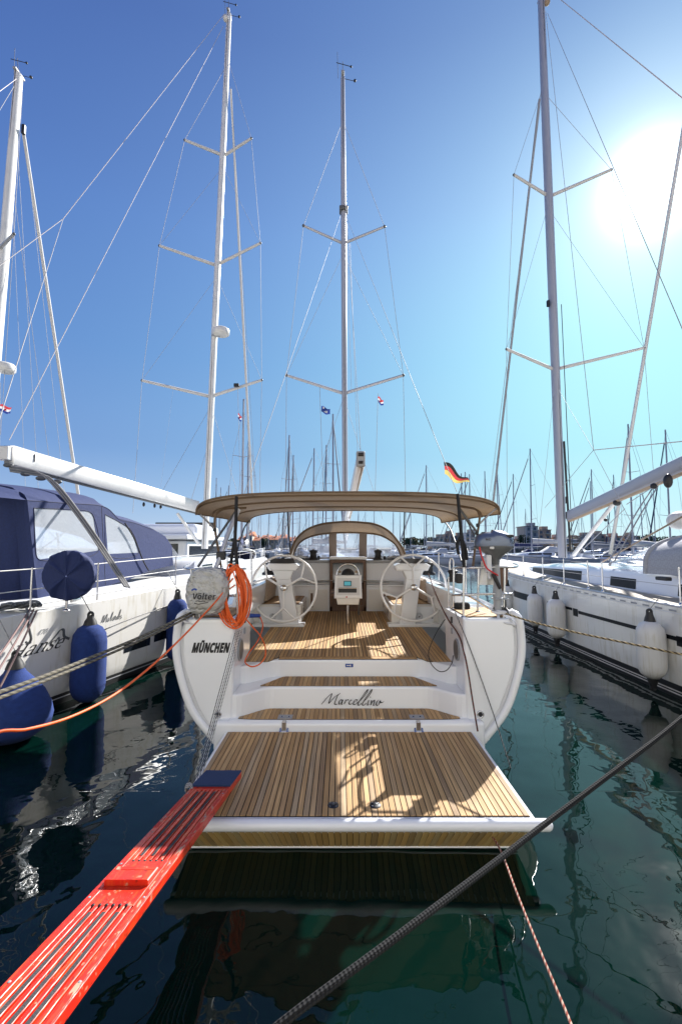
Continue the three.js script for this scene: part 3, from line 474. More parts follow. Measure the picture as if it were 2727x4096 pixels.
// ---------- rigs ----------
function ellTube(a, b, rx, rz, taper = 1, n = 16) { const A = V(a), B = V(b), rings = []; for (let j = 0; j <= 8; j++) { const t = j / 8, p = A.clone().lerp(B, t), k = 1 - (1 - taper) * Math.max(0, (t - .7) / .3), r = []; for (let i = 0; i <= n; i++) { const q = i / n * Math.PI * 2; r.push([p.x + Math.cos(q) * rx * k, p.y, p.z + Math.sin(q) * rz * k]); } rings.push(r); } return loft(rings); }
function rig(g, o) {
  const m = part(g, 'mast', ellTube(o.base, o.top, o.r, o.r * 1.5, .8), o.mat || M.aluPaint);
  const track = o.base.map((v, i) => v), tt = o.top.map((v, i) => v); track[2] += o.r * 1.5; tt[2] += o.r * 1.2; part(m, 'sail_track', rod(track, tt, .012), M.greyDark);
  for (const [root, tip, r] of o.spreaders || []) { const s = part(g, 'spreader', rod(root, tip, r || .038, (r || .038) * .75, 8), o.smat || M.alu); part(s, 'spreader_tip', ball(tip, .045, 1, 1, 1, 8), M.greyDark); }
  for (const [a, b, r] of o.wires || []) part(g, 'stay', rod(a, b, (r || .0075) * (r >= .009 ? .8 : .85), (r || .0075) * (r >= .009 ? .8 : .85), 5), r >= .0095 ? M.stayLight : M.wire);
  part(m, 'masthead_crane', [box([o.top[0], o.top[1] + .03, o.top[2]], [.10, .06, .42], .01)], M.grey);
  if (o.wind) { const q = o.top; part(m, 'wind_vane', [rod(q, [q[0], q[1] + .45, q[2] + .1], .008), rod([q[0] - .2, q[1] + .42, q[2] + .1], [q[0] + .26, q[1] + .34, q[2] + .05], .010), ball([q[0] + .26, q[1] + .34, q[2] + .05], .035, 1, 1, 1, 8), rod(q, [q[0] + .38, q[1] - .1, q[2]], .008), ball([q[0] + .38, q[1] - .08, q[2]], .045, 1, 1, 1, 8)], M.black); part(m, 'aerial', rod([q[0] - .15, q[1], q[2]], [q[0] - .17, q[1] + .9, q[2]], .006), M.greyDark); }
  return m;
}
{
  const D = 13.5, t0 = [0.129,3.004,-13.5], t1 = [0.055,17.117,-13.2];
  const m = rig(yacht, { base: t0, top: t1, r: .085, wind: true, mat: M.aluPaint, spreaders: [[[0.085,7.078,-13.45], [-1.557,7.355,-12.7], .05], [[0.085,7.078,-13.45], [1.781,7.355,-12.7], .05], [[0.074,11.774,-13.35], [-1.104,11.908,-12.75], .045], [[0.074,11.774,-13.35], [1.283,11.881,-12.75], .045]],
    wires: [[[0.041,15.752,-13.3], [-1.104,11.908,-12.75]], [[0.082,15.752,-13.3], [1.283,11.881,-12.75]], [[-1.104,11.908,-12.75], [-1.557,7.355,-12.7]], [[1.283,11.881,-12.75], [1.781,7.355,-12.7]], [[-1.557,7.355,-12.7], [-1.539,2.786,-12.6]], [[1.781,7.355,-12.7], [1.804,2.786,-12.6]], [[0.027,11.386,-13.4], [-1.557,7.355,-12.7], .006], [[0.107,11.386,-13.4], [1.781,7.355,-12.7], .006], [[0.052,6.86,-13.4], [-1.014,3.389,-12.6], .006], [[0.105,6.86,-13.4], [1.157,3.208,-12.6], .006],
      [[0.04,12.797,-13.3], [-1.28,3.117,-5.95], .0055], [[0.094,12.797,-13.3], [1.521,3.175,-5.95], .0055], [[0.134,13.355,-13.2], [0.258,6.29,-11], .005], [[0.16,12.93,-13.2], [0.375,4.293,-8.6], .006], [[0.27,11.39,-12.8], [0.5,3.732,-12.4], .006]] });
  part(m, 'mast_band', box([0.08,12.786,-13.25], [.26, .12, .3], .03), M.greyDark);
  part(m, 'gooseneck', box([0.165,3.237,-13.3], [.16, .3, .2], .03), M.black);
  // boom, seen from its end
  const e = [0.374,4.108,-8.6], s = [0.164,3.231,-13.2], h = [.075, .13];
  const bm = yp('boom', loft([e, s].map(p => [[-1, -1], [-1, .6], [-.6, 1], [.6, 1], [1, .6], [1, -1], [0, -1.25]].map(k => [p[0] + k[0] * h[0], p[1] + k[1] * h[1], p[2]])), true, true), M.whitePaint);
  part(bm, 'boom_end', [box([e[0], e[1] + .01, e[2] + .04], [.17, .30, .10], .03)], M.grey);
  part(bm, 'end_sheave', [rod([e[0] - .05, e[1] + .09, e[2] + .095], [e[0] + .05, e[1] + .09, e[2] + .095], .035), rod([e[0] - .04, e[1] - .06, e[2] + .095], [e[0] + .04, e[1] - .06, e[2] + .095], .03)], M.black);
  part(bm, 'vang', rod(mid(e, s, .72), [0.165,2.678,-13.3], .035), M.alu);
  part(bm, 'reef_line', tube([[e[0] + .03, e[1] - .16, e[2] + .02], mid([e[0] + .05, e[1] - .22, e[2]], [s[0], s[1] - .2, s[2]], .4), [s[0] + .02, s[1] - .16, s[2]]], .010, 6, 20), M.cushion);
}

// ---------- yachts on either side ----------
const font = await new FontLoader().loadAsync('fonts/droid/droid_sans_bold.typeface.json');
const fontItalic = await new FontLoader().loadAsync('fonts/droid/droid_serif_regular.typeface.json');
const SEC = [[1, 1], [1, .92], [1, .7], [.995, .45], [.985, .2], [.955, 0], [.86, -.12], [.5, -.3], [0, -.36]];
const fracAt = (y, h) => { const t = y / h; for (let i = 1; i < SEC.length; i++) if (t >= SEC[i][1]) { const a = SEC[i], b = SEC[i - 1], k = (t - a[1]) / (b[1] - a[1]); return a[0] + (b[0] - a[0]) * k; } return 0; };
function boat(g, O, yaw, st) {   // stations: metres from the stern, half beam, sheer height
  const c = Math.cos(yaw), s = Math.sin(yaw);
  const at = (l, o, y) => [O[0] + s * l + c * o, y, O[1] - c * l + s * o];
  const look = (l, k) => { for (let i = 1; i < st.length; i++) if (l <= st[i][0]) { const a = st[i - 1], b = st[i], t = (l - a[0]) / (b[0] - a[0]); return a[k] + (b[k] - a[k]) * t; } return st[st.length - 1][k]; };
  const c3 = (k) => { const cv = new THREE.CatmullRomCurve3(st.map(q => new THREE.Vector3(q[0], q[k], 0))); return cv; };
  const fine = []; const n = 30, cb = c3(1), ch = c3(2); for (let i = 0; i <= n; i++) { const a = cb.getPoint(i / n), b = ch.getPoint(i / n); fine.push([a.x, Math.max(.03, a.y), b.y]); }
  st = fine;
  const sec = ([l, b, h]) => { const r = SEC.map(([x, y]) => [x * b, y > 0 ? y * h : y]); return [...r.map(p => at(l, -p[0], p[1])), ...r.slice(0, -1).reverse().map(p => at(l, p[0], p[1]))]; };
  const side = (l, y, off, sg) => at(l, sg * (look(l, 1) * fracAt(y, look(l, 2)) + off), y);
  const patch = (l0, l1, y0, y1, off, sg, m = 16) => { const A = [], B = []; for (let i = 0; i <= m; i++) { const t = i / m, l = l0 + (l1 - l0) * t, f = v => typeof v === 'function' ? v(l) : v; A.push(side(l, f(y0), off, sg)); B.push(side(l, f(y1), off, sg)); } return loft(sg > 0 ? [A, B] : [B, A]); };
  const hull = part(g, 'hull', loft(st.map(sec), false, true), M.hullPlain);
  const dk = st.map(([l, b, h]) => { const r = []; for (let i = 0; i <= 8; i++) { const t = i / 4 - 1; r.push(at(l, t * b * .985, h - .02 + .06 * (1 - t * t))); } return r; });
  part(g, 'deck', loft(dk), M.deck);
  return { at, look, side, patch, hull, st, c, s };
}
const onHull = (B, l, y, sg, off = .004) => { const f = V(B.side(l + .4, y, 0, sg)).sub(V(B.side(l, y, 0, sg))).setY(0).normalize().multiplyScalar(sg), r = new THREE.Vector3(-f.z, 0, f.x), m = new THREE.Matrix4().makeBasis(f, new THREE.Vector3(0, 1, 0), r); m.setPosition(...B.side(l, y, off, sg)); return m; };
function text(str, size, fnt, shear = 0, sx = 1, depth = .003, fat = 0) { const g = new TextGeometry(str, { font: fnt, size, depth, curveSegments: 4, bevelEnabled: fat > 0, bevelSize: fat, bevelThickness: .001, bevelSegments: 1 }); g.applyMatrix4(new THREE.Matrix4().set(sx, shear, 0, 0, 0, 1, 0, 0, 0, 0, 1, 0, 0, 0, 0, 1)); return g; }

// name and home port on the stern of the middle yacht
{
  const a = [-1.765,1.212,-5.484], b = [-1.303,1.212,-5.484], t = text('MÜNCHEN', .106, font, .40, 1, .003, .006); t.computeBoundingBox(); const w = t.boundingBox.max.x; t.scale((b[0] - a[0]) / w, 1, 1); t.translate(a[0], a[1], a[2]);
  part(yacht, 'home_port_lettering', t, M.black);
  // handwritten boat name: strokes read from the riser
  const strokes = [[[30, 530], [90, 460], [180, 360], [265, 295], [235, 380], [195, 510], [260, 440], [350, 350], [455, 290], [400, 330], [350, 440], [325, 515], [345, 530], [385, 525]],
    [[500, 440], [460, 430], [425, 480], [430, 525], [470, 500], [510, 430], [490, 490], [480, 530], [510, 520]], [[585, 425], [565, 470], [540, 525], [570, 460], [610, 430], [640, 435]],
    [[710, 440], [680, 440], [650, 490], [655, 525], [690, 525], [720, 500]], [[750, 490], [800, 460], [830, 435], [790, 430], [750, 480], [750, 530], [790, 530], [850, 470]],
    [[850, 500], [940, 370], [1040, 230], [1065, 205], [1050, 260], [960, 380], [860, 490], [850, 545], [890, 540], [930, 500]], [[950, 500], [1030, 380], [1130, 240], [1160, 205], [1150, 250], [1060, 380], [960, 490], [945, 540], [985, 545], [1030, 500]],
    [[1090, 440], [1065, 500], [1060, 545], [1100, 530]], [[1150, 440], [1145, 500], [1130, 545], [1165, 480], [1215, 435], [1205, 500], [1190, 550], [1225, 540]], [[1310, 435], [1270, 470], [1255, 530], [1275, 555], [1320, 520], [1345, 450], [1350, 480], [1390, 490], [1425, 465]]];
  const k = 280 / 1568 / 1.739 * 5.62 / 1047, o = [-0.258,0.808,-5.776];
  const g = strokes.map(s => pen(s.map(p => [p[0] * k, -p[1] * k]), .0155, .55, .28).translate(o[0], o[1], o[2])); g.push(ball([o[0] + 1125 * k, o[1] - 372 * k, o[2]], .006, 1, 1, .3, 8));
  part(yacht, 'boat_name_lettering', g, M.black);
}

// ----- left neighbour -----
const leftYacht = thing('sailing_yacht', 'yacht with navy canvas cockpit enclosure and blue covered fenders along its hull', 'sailing yacht', [-5.6, 0, -11]);
const BL = boat(leftYacht, [-6.97, -4.76], .218, [[0, 1.95, 1.46], [2, 2.0, 1.48], [4, 2.09, 1.53], [6, 2.15, 1.6], [9, 2.1, 1.66], [12, 1.7, 1.75], [14.5, .95, 1.86], [16.3, .1, 1.95]]);
{
  const lp = (n, g, m, l) => part(leftYacht, n, g, m, l), H = BL.hull;
  part(H, 'boot_stripe', BL.patch(.1, 15.5, .002, .17, .004, 1, 40), M.black); part(H, 'stripe_line', BL.patch(.1, 15.5, .10, .118, .007, 1, 40), M.greyLight);
  part(H, 'hull_window', BL.patch(4.35, 5.08, .50, .66, .005, 1), M.darkGlass); part(H, 'hull_window', BL.patch(5.2, 5.68, .53, .71, .005, 1), M.darkGlass);
  part(H, 'toe_rail', tube([...Array(20)].map((_, i) => BL.side(.2 + i * .75, BL.look(.2 + i * .75, 2) - .004, -.02, 1)), .02, 6, 60), M.whitePaint);
  part(H, 'maker_lettering', text('Hanse', .175, fontItalic, .85, 1.2).applyMatrix4(onHull(BL, 2.08, .90, 1)), M.black);
  part(H, 'model_lettering', text('470', .07, fontItalic, .6, 1).applyMatrix4(onHull(BL, 2.52, 1.165, 1)), M.grey);
  part(H, 'maker_emblem', [pen([[0, 0], [.12, .11], [.19, .17], [.24, .16], [.26, .06], [.36, .0]], .05, .4, .25), pen([[.10, .0], [.16, .06], [.17, .0]], .03, .3, .3)].map(g => g.applyMatrix4(onHull(BL, 2.74, 1.0, 1, .006))), M.greyDark);
  part(H, 'name_lettering', [[[0, 0], [.06, .12], [.05, 0], [.13, .13], [.12, 0], [.15, .02]], [[.17, .06], [.16, 0], [.19, .02]], [[.20, .02], [.27, .15], [.22, 0], [.25, .02]], [[.33, .07], [.27, .04], [.28, 0], [.33, .07], [.33, 0]], [[.41, .06], [.36, .04], [.37, 0], [.46, .17], [.41, 0]], [[.49, .06], [.46, .05], [.48, .01], [.44, 0]]].map(s => pen(s, .018, .5, .4).applyMatrix4(onHull(BL, 3.75, 1.15, 1, .006))), M.greyDark);
  // navy canvas enclosure: flat side with clear windows, aft curtain, roof and sprayhood
  const A = [-5.2, -7.0], B = [-4.55, -12.5], len = Math.hypot(B[0] - A[0], B[1] - A[1]), ux = (B[0] - A[0]) / len, uz = (B[1] - A[1]) / len;
  const panel = (pts, holes, t, off = 0) => {
    const q = p => new THREE.Vector2((p[0] - A[0]) * ux + (p[2] - A[1]) * uz, p[1]), sh = new THREE.Shape(pts.map(q)); for (const h of holes) sh.holes.push(new THREE.Path(h.map(q)));
    const g = new THREE.ExtrudeGeometry(sh, { depth: t, bevelEnabled: false, curveSegments: 8 }), m = new THREE.Matrix4().makeBasis(new THREE.Vector3(ux, 0, uz), new THREE.Vector3(0, 1, 0), new THREE.Vector3(-uz, 0, ux)); g.translate(0, 0, off); g.applyMatrix4(m); g.translate(A[0], 0, A[1]); return g;
  };
  const w1 = [[-5.132,3.102,-7.573], [-4.969,3.144,-8.958], [-4.954,3.075,-9.079], [-4.93,2.38,-9.283], [-5.111,2.238,-7.75], [-5.118,2.29,-7.691]];
  const w2 = [[-4.911,3.127,-9.445], [-4.85,2.992,-9.964], [-4.796,2.818,-10.42], [-4.759,2.318,-10.734], [-4.893,2.305,-9.597]];
  const top = [[-5.149,3.218,-7.43], [-5.047,3.26,-8.297], [-4.922,3.3,-9.35], [-4.893,3.239,-9.597], [-4.856,3.075,-9.911], [-4.781,3.014,-10.548], [-4.685,2.894,-11.355], [-4.613,2.724,-11.969], [-4.57,2.474,-12.334]];
  const bot = [[-4.558,1.956,-12.436], [-4.692,1.874,-11.294], [-4.806,1.709,-10.335], [-4.92,1.62,-9.372], [-5.108,1.47,-7.782]];
  const en = lp('cockpit_enclosure', metre(panel([...top, ...bot], [w1, w2], .012)), M.navy);
  part(en, 'clear_window', metre(panel(w1, [], .004, .004)), M.vinyl); part(en, 'clear_window', metre(panel(w2, [], .004, .004)), M.vinyl);
  const hemM = std([.010, .014, .05], .8); for (const w of [w1, w2]) part(en, 'window_seam', tube([...w, w[0]].map(p => [p[0] + .01, p[1], p[2] + .004]), .009, 6, 90), hemM);
  part(en, 'zip', tube([[-4.916,3.279,-9.321], [-4.906,2.701,-9.4], [-4.889,1.667,-9.549]], .007, 6, 20), M.black); part(en, 'roof_seam', tube([[-5.139,3.212,-7.436], [-5.038,3.251,-8.283], [-4.914,3.289,-9.335], [-4.883,3.23,-9.597], [-4.848,3.064,-9.895], [-4.773,3.003,-10.531], [-4.677,2.882,-11.337]], .008, 6, 60), hemM);
  const inb = [-BL.c, -BL.s];
  const ringAt = (p, w, rise) => { const r = []; for (let i = 0; i <= 16; i++) { const t = i / 16, e = Math.sin(Math.PI * t); r.push([p[0] + inb[0] * w * t, p[1] + rise * Math.pow(e, .55), p[2] + inb[1] * w * t]); } return r; };
  const aft = t => [top[0][0] + (top[0][0] - top[1][0]) * t, top[0][1] - .02 * t, top[0][2] + (top[0][2] - top[1][2]) * t];
  part(en, 'roof', loft([ringAt(aft(.75), 3.3, .30), ringAt(aft(.3), 3.3, .36), ringAt(top[0], 3.3, .38), ringAt(top[1], 3.3, .38), ringAt(top[2], 3.2, .36)]), M.navy);
  part(en, 'hood', loft([ringAt(top[2], 3.2, .30), ringAt(top[3], 3.2, .28), ringAt(top[4], 3.2, .24), ringAt(top[5], 3.1, .26), ringAt(top[6], 2.9, .24), ringAt(top[7], 2.6, .22), ringAt(top[8], 2.4, .14)]), M.navy);
  part(en, 'nose_window', loft([ringAt(top[8], 2.4, .14), ringAt([top[8][0] + ux * .9, 1.95, top[8][2] + uz * .9], 2.2, .1)]), M.vinyl);
  const fold = []; for (let j = 0; j <= 14; j++) { const y = 1.5 + (top[0][1] + .02 - 1.5) * j / 14, r = [], k0 = mid(bot[4], top[0], j / 14); for (let i = 0; i <= 60; i++) { const t = i / 60; const q = Math.min(1, t * 12); r.push([k0[0] + inb[0] * 3.2 * t + q * .05 * Math.sin(t * 55 + j * .1), y + (j === 14 ? .36 * Math.pow(Math.sin(Math.PI * t), .55) : 0), k0[2] + inb[1] * 3.2 * t + q * (.06 * Math.sin(t * 38 + j * .16) + .02 * Math.sin(t * 91))]); } fold.push(r); }
  part(en, 'aft_curtain', loft(fold), M.navy);
  part(en, 'roof_bow', [rod(w1[5], [-4.936,3.138,-9.236], .014), rod([-5.049,2.71,-8.277], [-5.04,2.316,-8.357], .018), rod([-5.129,3.032,-7.605], [-5.006,2.352,-8.64], .010)].map(g => g.translate(inb[0] * .12, 0, inb[1] * .12)), M.steel);
  part(en, 'strap', tube([[-4.761,2.977,-10.039], [-4.715,2.629,-10.431], [-4.668,2.123,-10.823], [-4.639,1.886,-11.066]], .016, 6, 30), M.blackMatt);
  // coaming under the canvas
  lp('coaming', loft([[...Array(14)].map((_, i) => { const l = 2.6 + i * .55; return BL.at(l, BL.look(l, 1) - .62, BL.look(l, 2) + .02); }), [...Array(14)].map((_, i) => { const l = 2.6 + i * .55; return BL.at(l, BL.look(l, 1) - .68, BL.look(l, 2) + .06); }), [...Array(14)].map((_, i) => { const l = 2.6 + i * .55; return BL.at(l, BL.look(l, 1) - 1.0, BL.look(l, 2) + .09); })]), M.gelPlain);
  const cab = [[8.2, 1.3, .42], [10, 1.2, .40], [12, .95, .28], [13.2, .6, .1]].map(([l, w, h]) => [[-w, 0], [-w * .95, h], [0, h + .06], [w * .95, h], [w, 0]].map(p => BL.at(l, p[0], BL.look(l, 2) + p[1])));
  const cb = lp('coachroof', loft(cab, false, true), M.gelPlain); part(cb, 'cabin_window', loft([[8.6, 1.27], [11.2, 1.06]].map(([l, w]) => [BL.at(l, w + .005, BL.look(l, 2) + .12), BL.at(l, w - .02, BL.look(l, 2) + .3)])), M.darkGlass);
  // rig
  const tips = [[[-4.319,16.857,-15.75], [-5.541,16.856,-15.1], [-3.181,16.922,-15.1]], [[-4.576,12.752,-15.95], [-6.358,12.986,-15.2], [-2.822,13.082,-15.2]], [[-4.719,7.877,-16.1], [-6.85,8.175,-15.3], [-2.728,8.19,-15.3]]];
  const m = rig(leftYacht, { base: [-4.827,2.389,-16.2], top: [-4.166,22.234,-15.5], r: .11, wind: true, mat: M.whitePaint, smat: M.sailPale, spreaders: tips.flatMap(t => [[t[0], t[1], .06], [t[0], t[2], .06]]),
    wires: [[[-4.251,20.308,-15.6], tips[0][1]], [[-4.174,20.484,-15.6], tips[0][2]], [tips[0][1], tips[1][1], .009], [tips[0][2], tips[1][2], .009], [tips[1][1], tips[2][1], .009], [tips[1][2], tips[2][2], .009], [tips[2][1], [-6.776,3.553,-14.8], .009], [tips[2][2], [-2.657,2.986,-14.8], .009], [[-4.371,16.44,-15.8], tips[1][1], .006], [[-4.305,16.354,-15.8], tips[1][2], .006], [[-4.596,12.284,-16], tips[2][1], .006], [[-4.532,12.284,-16], tips[2][2], .006], [[-4.74,7.428,-16.1], [-5.873,3.95,-14.5], .007], [[-4.646,7.428,-16.1], [-3.515,4.328,-15.3], .007], [[-4.83,5.837,-16.1], [-5.283,4.105,-16], .008],
      [[-4.317,22.141,-15.4], [-7.073,10.797,-11], .010], [[-7.073,10.797,-11], [-7.735,7.961,-9.2], .010], [[-7.073,10.797,-11], [-4.945,4.048,-6.4], .009], [[-4.339,21.649,-15.4], [-7.02,4.71,-9.5], .010], [[-4.057,19.435,-15.6], [-3.297,4.598,-17.5], .008], [[-5.752,8.037,-15.3], [-5.974,4.436,-15], .003]] });
  lp('furled_headsail', [rod([-4.072,19.348,-15.6], [-4.061,13.634,-17.6], .035, .045), rod([-4.061,13.634,-17.6], [-3.908,3.956,-20.2], .05, .05)], M.sailPale);
  part(m, 'radar', [lathe([[0, -.12], [.24, -.12], [.29, -.08], [.29, .06], [.25, .11], [0, .13]], [-4.266,10.107,-15.7], 24)], M.whitePaint); part(m, 'radar_bracket', box([-4.477,10.01,-15.8], [.3, .05, .12], .01), M.grey);
  part(m, 'masthead_light', ball([-4.249,21.965,-15.4], .12, 1, 1, 1, 10), M.fenderWhite);
  part(m, 'halyard_box', box([-3.642,8.079,-15.5], [.18, .12, .1], .02), M.black);
  // boom, its tackle and rigid vang
  const e = [-7.076,4.413,-9.6], s = [-5.093,3.858,-16], sec = [[-1, -1], [-1, 1], [1, 1], [1, -1]];
  const bm = lp('boom', loft([e, mid(e, s, .5), s].map(p => sec.map(k => [p[0] + k[0] * .10, p[1] + k[1] * .20, p[2]])), true, true), M.whitePaint);
  part(bm, 'boom_end', box([e[0] - .05, e[1] + .02, e[2] + .06], [.23, .30, .16], .02), M.alu); part(bm, 'boom_track', rod([e[0], e[1] - .23, e[2]], [s[0], s[1] - .22, s[2]], .035), M.greyDark);
  part(bm, 'reef_band', box(mid(e, s, .07).map((v, i) => v + (i === 1 ? .06 : 0)), [.225, .17, .02], .004), M.black);
  part(bm, 'vang', rod([-5.582,3.605,-15.5], [-4.969,2.542,-16], .05, .06), M.whitePaint);
  for (const q of [[-6.126,3.772,-14.1], [-5.951,3.768,-14.5], [-5.835,3.744,-14.7]]) part(bm, 'block', ball(q, .06, .7, 1.2, .7, 8), M.black);
  const rt = std([.28, .27, .26], .8), ms = [[0, 0, 0], [.03, -.02, 3], [.06, -.03, 6], [.09, -.05, 9], [.13, -.06, 14]];
  ms.forEach(([dx, dy, k], i) => part(bm, 'mainsheet', tube([[e[0] + .02 + dx * .3, e[1] - .24 - i * .03, e[2] + .02], mid([-6.288,4.009,-9], [-5.762,3.718,-8.8], i / 8), mid([-5.753,3.839,-8.7], [-5.502,3.756,-8.6], i / 5), mid([-4.74,2.983,-8.2], [-4.581,2.935,-8.2], i / 5), mid([-3.66,1.774,-7.8], [-3.601,1.75,-7.9], i / 5)], i % 2 ? .013 : .016, 6, 60), i % 2 ? M.greyDark : rt));
  for (const q of [[-6.422,3.936,-9.2], [-5.974,3.816,-9], [-5.415,3.689,-8.6], [-7.008,4.17,-9.5]]) part(bm, 'sheet_block', ball(q, .07, 1.6, .7, .8, 10), M.greyDark);
  // rails, lifelines, stanchions
  const posts = [[[-4.504,2.425,-6.682], 2.45], [[-4.21,2.585,-7.843], 3.7], [[-3.65,2.451,-10.06], 5.95], [null, 8.2], [null, 10.4], [null, 12.6]];
  const pts = posts.map(([q, l]) => BL.at(l, BL.look(l, 1) - .06, BL.look(l, 2)));
  pts.forEach(q => lp('stanchion', rod(q, [q[0], q[1] + .66, q[2]], .0135), M.steel));
  for (const h of [.34, .64]) lp('lifeline', tube([BL.at(.4, BL.look(.4, 1) - .06, 1.46 + h), ...pts.map(q => [q[0], q[1] + h, q[2]])], .0075, 6, 50), M.whitePaint);
  for (const h of [.34, .66]) lp('pushpit_rail', tube([BL.at(1.9, BL.look(1.9, 1) - .06, 1.48 + h), BL.at(.9, BL.look(.9, 1) - .06, 1.48 + h), BL.at(.2, BL.look(.2, 1) - .2, 1.48 + h), BL.at(.1, .6, 1.48 + h)], .0145, 8, 40), M.steel);
  lp('stern_locker_rope', tube([...Array(40)].map((_, i) => [-4.92 + .16 * Math.sin(i * 1.7) + .01 * i * .6, 1.53 + .09 * Math.abs(Math.sin(i * .9)), -6.75 + .12 * Math.cos(i * 1.3) - .008 * i]), .017, 6, 220), M.greyDark);
  lp('fender_hook', tube([[-4.288,1.621,-6.3], [-4.184,1.393,-6.2], [-4.14,1.221,-6.2], [-4.172,1.164,-6.2], [-4.208,1.187,-6.2]], .016, 6, 30), M.greyDark);
  for (const [a, b] of [[[-4.307,1.596,-6.4], [-3.685,1.104,-4.8]], [[-4.258,1.584,-6.4], [-3.675,0.93,-4.8]], [[-4.248,1.56,-6.45], [-3.62,0.757,-4.8]]]) lp('stern_line', tube(sag(a, b, .03), .013, 6, 20), std([.20, .13, .12], .8));
  lp('deck_cleat', [box(BL.at(3.4, BL.look(3.4, 1) - .2, 1.57), [.06, .06, .26], .02)], M.steel);
}
// round navy cover on the left neighbour's rail
{
  const c = [-4.081,2.02,-6.9], g = thing('round_cover', 'round navy canvas cover gathered with folds, standing on the blue yacht rail', 'cover', [c[0], c[1] - .5, c[2]]);
  const rings = []; for (let j = 0; j <= 14; j++) { const t = j / 14, r = []; for (let i = 0; i <= 72; i++) { const a = i / 72 * Math.PI * 2, e = Math.pow(Math.sin(Math.PI * Math.min(1, t * .5 + .02)), .5), f = 1 + .007 * Math.sin(a * 19) * (1 - Math.abs(t - .5)) + .006 * Math.sin(a * 31 + 2); const R = .40 * (t < .25 ? .86 + .56 * t : t > .8 ? Math.sqrt(Math.max(0, 1 - Math.pow((t - .8) / .2, 2) * .999)) : 1) * f, z = t > .8 ? .10 + .035 * (t - .8) / .2 : -.16 + .26 * t / .8; const fold = t > .5 ? .34 * (Math.pow(1 - Math.abs(Math.sin(Math.cos(a) * R / .40 * 5.5 + .3 * Math.sin(a) * R / .4)), 2) - .35) * R * (.4 + .6 * Math.sqrt(R / .4)) : 0; r.push([c[0] + R * Math.cos(a) * .98 + (z + fold) * .25, c[1] + R * Math.sin(a) * .95 * (Math.sin(a) < 0 ? .95 : 1), c[2] + z + fold]); } rings.push(r); }
  part(g, 'canvas', loft(rings), M.navy);
  const bt = [c[0] - .02, 1.50, c[2]]; part(g, 'post', rod([c[0] - .02, c[1] - .36, c[2]], bt, .02), M.steel);
  part(g, 'foot', lathe([[.05, 0], [.05, .02], [.02, .03]], bt, 14), M.steel);
}

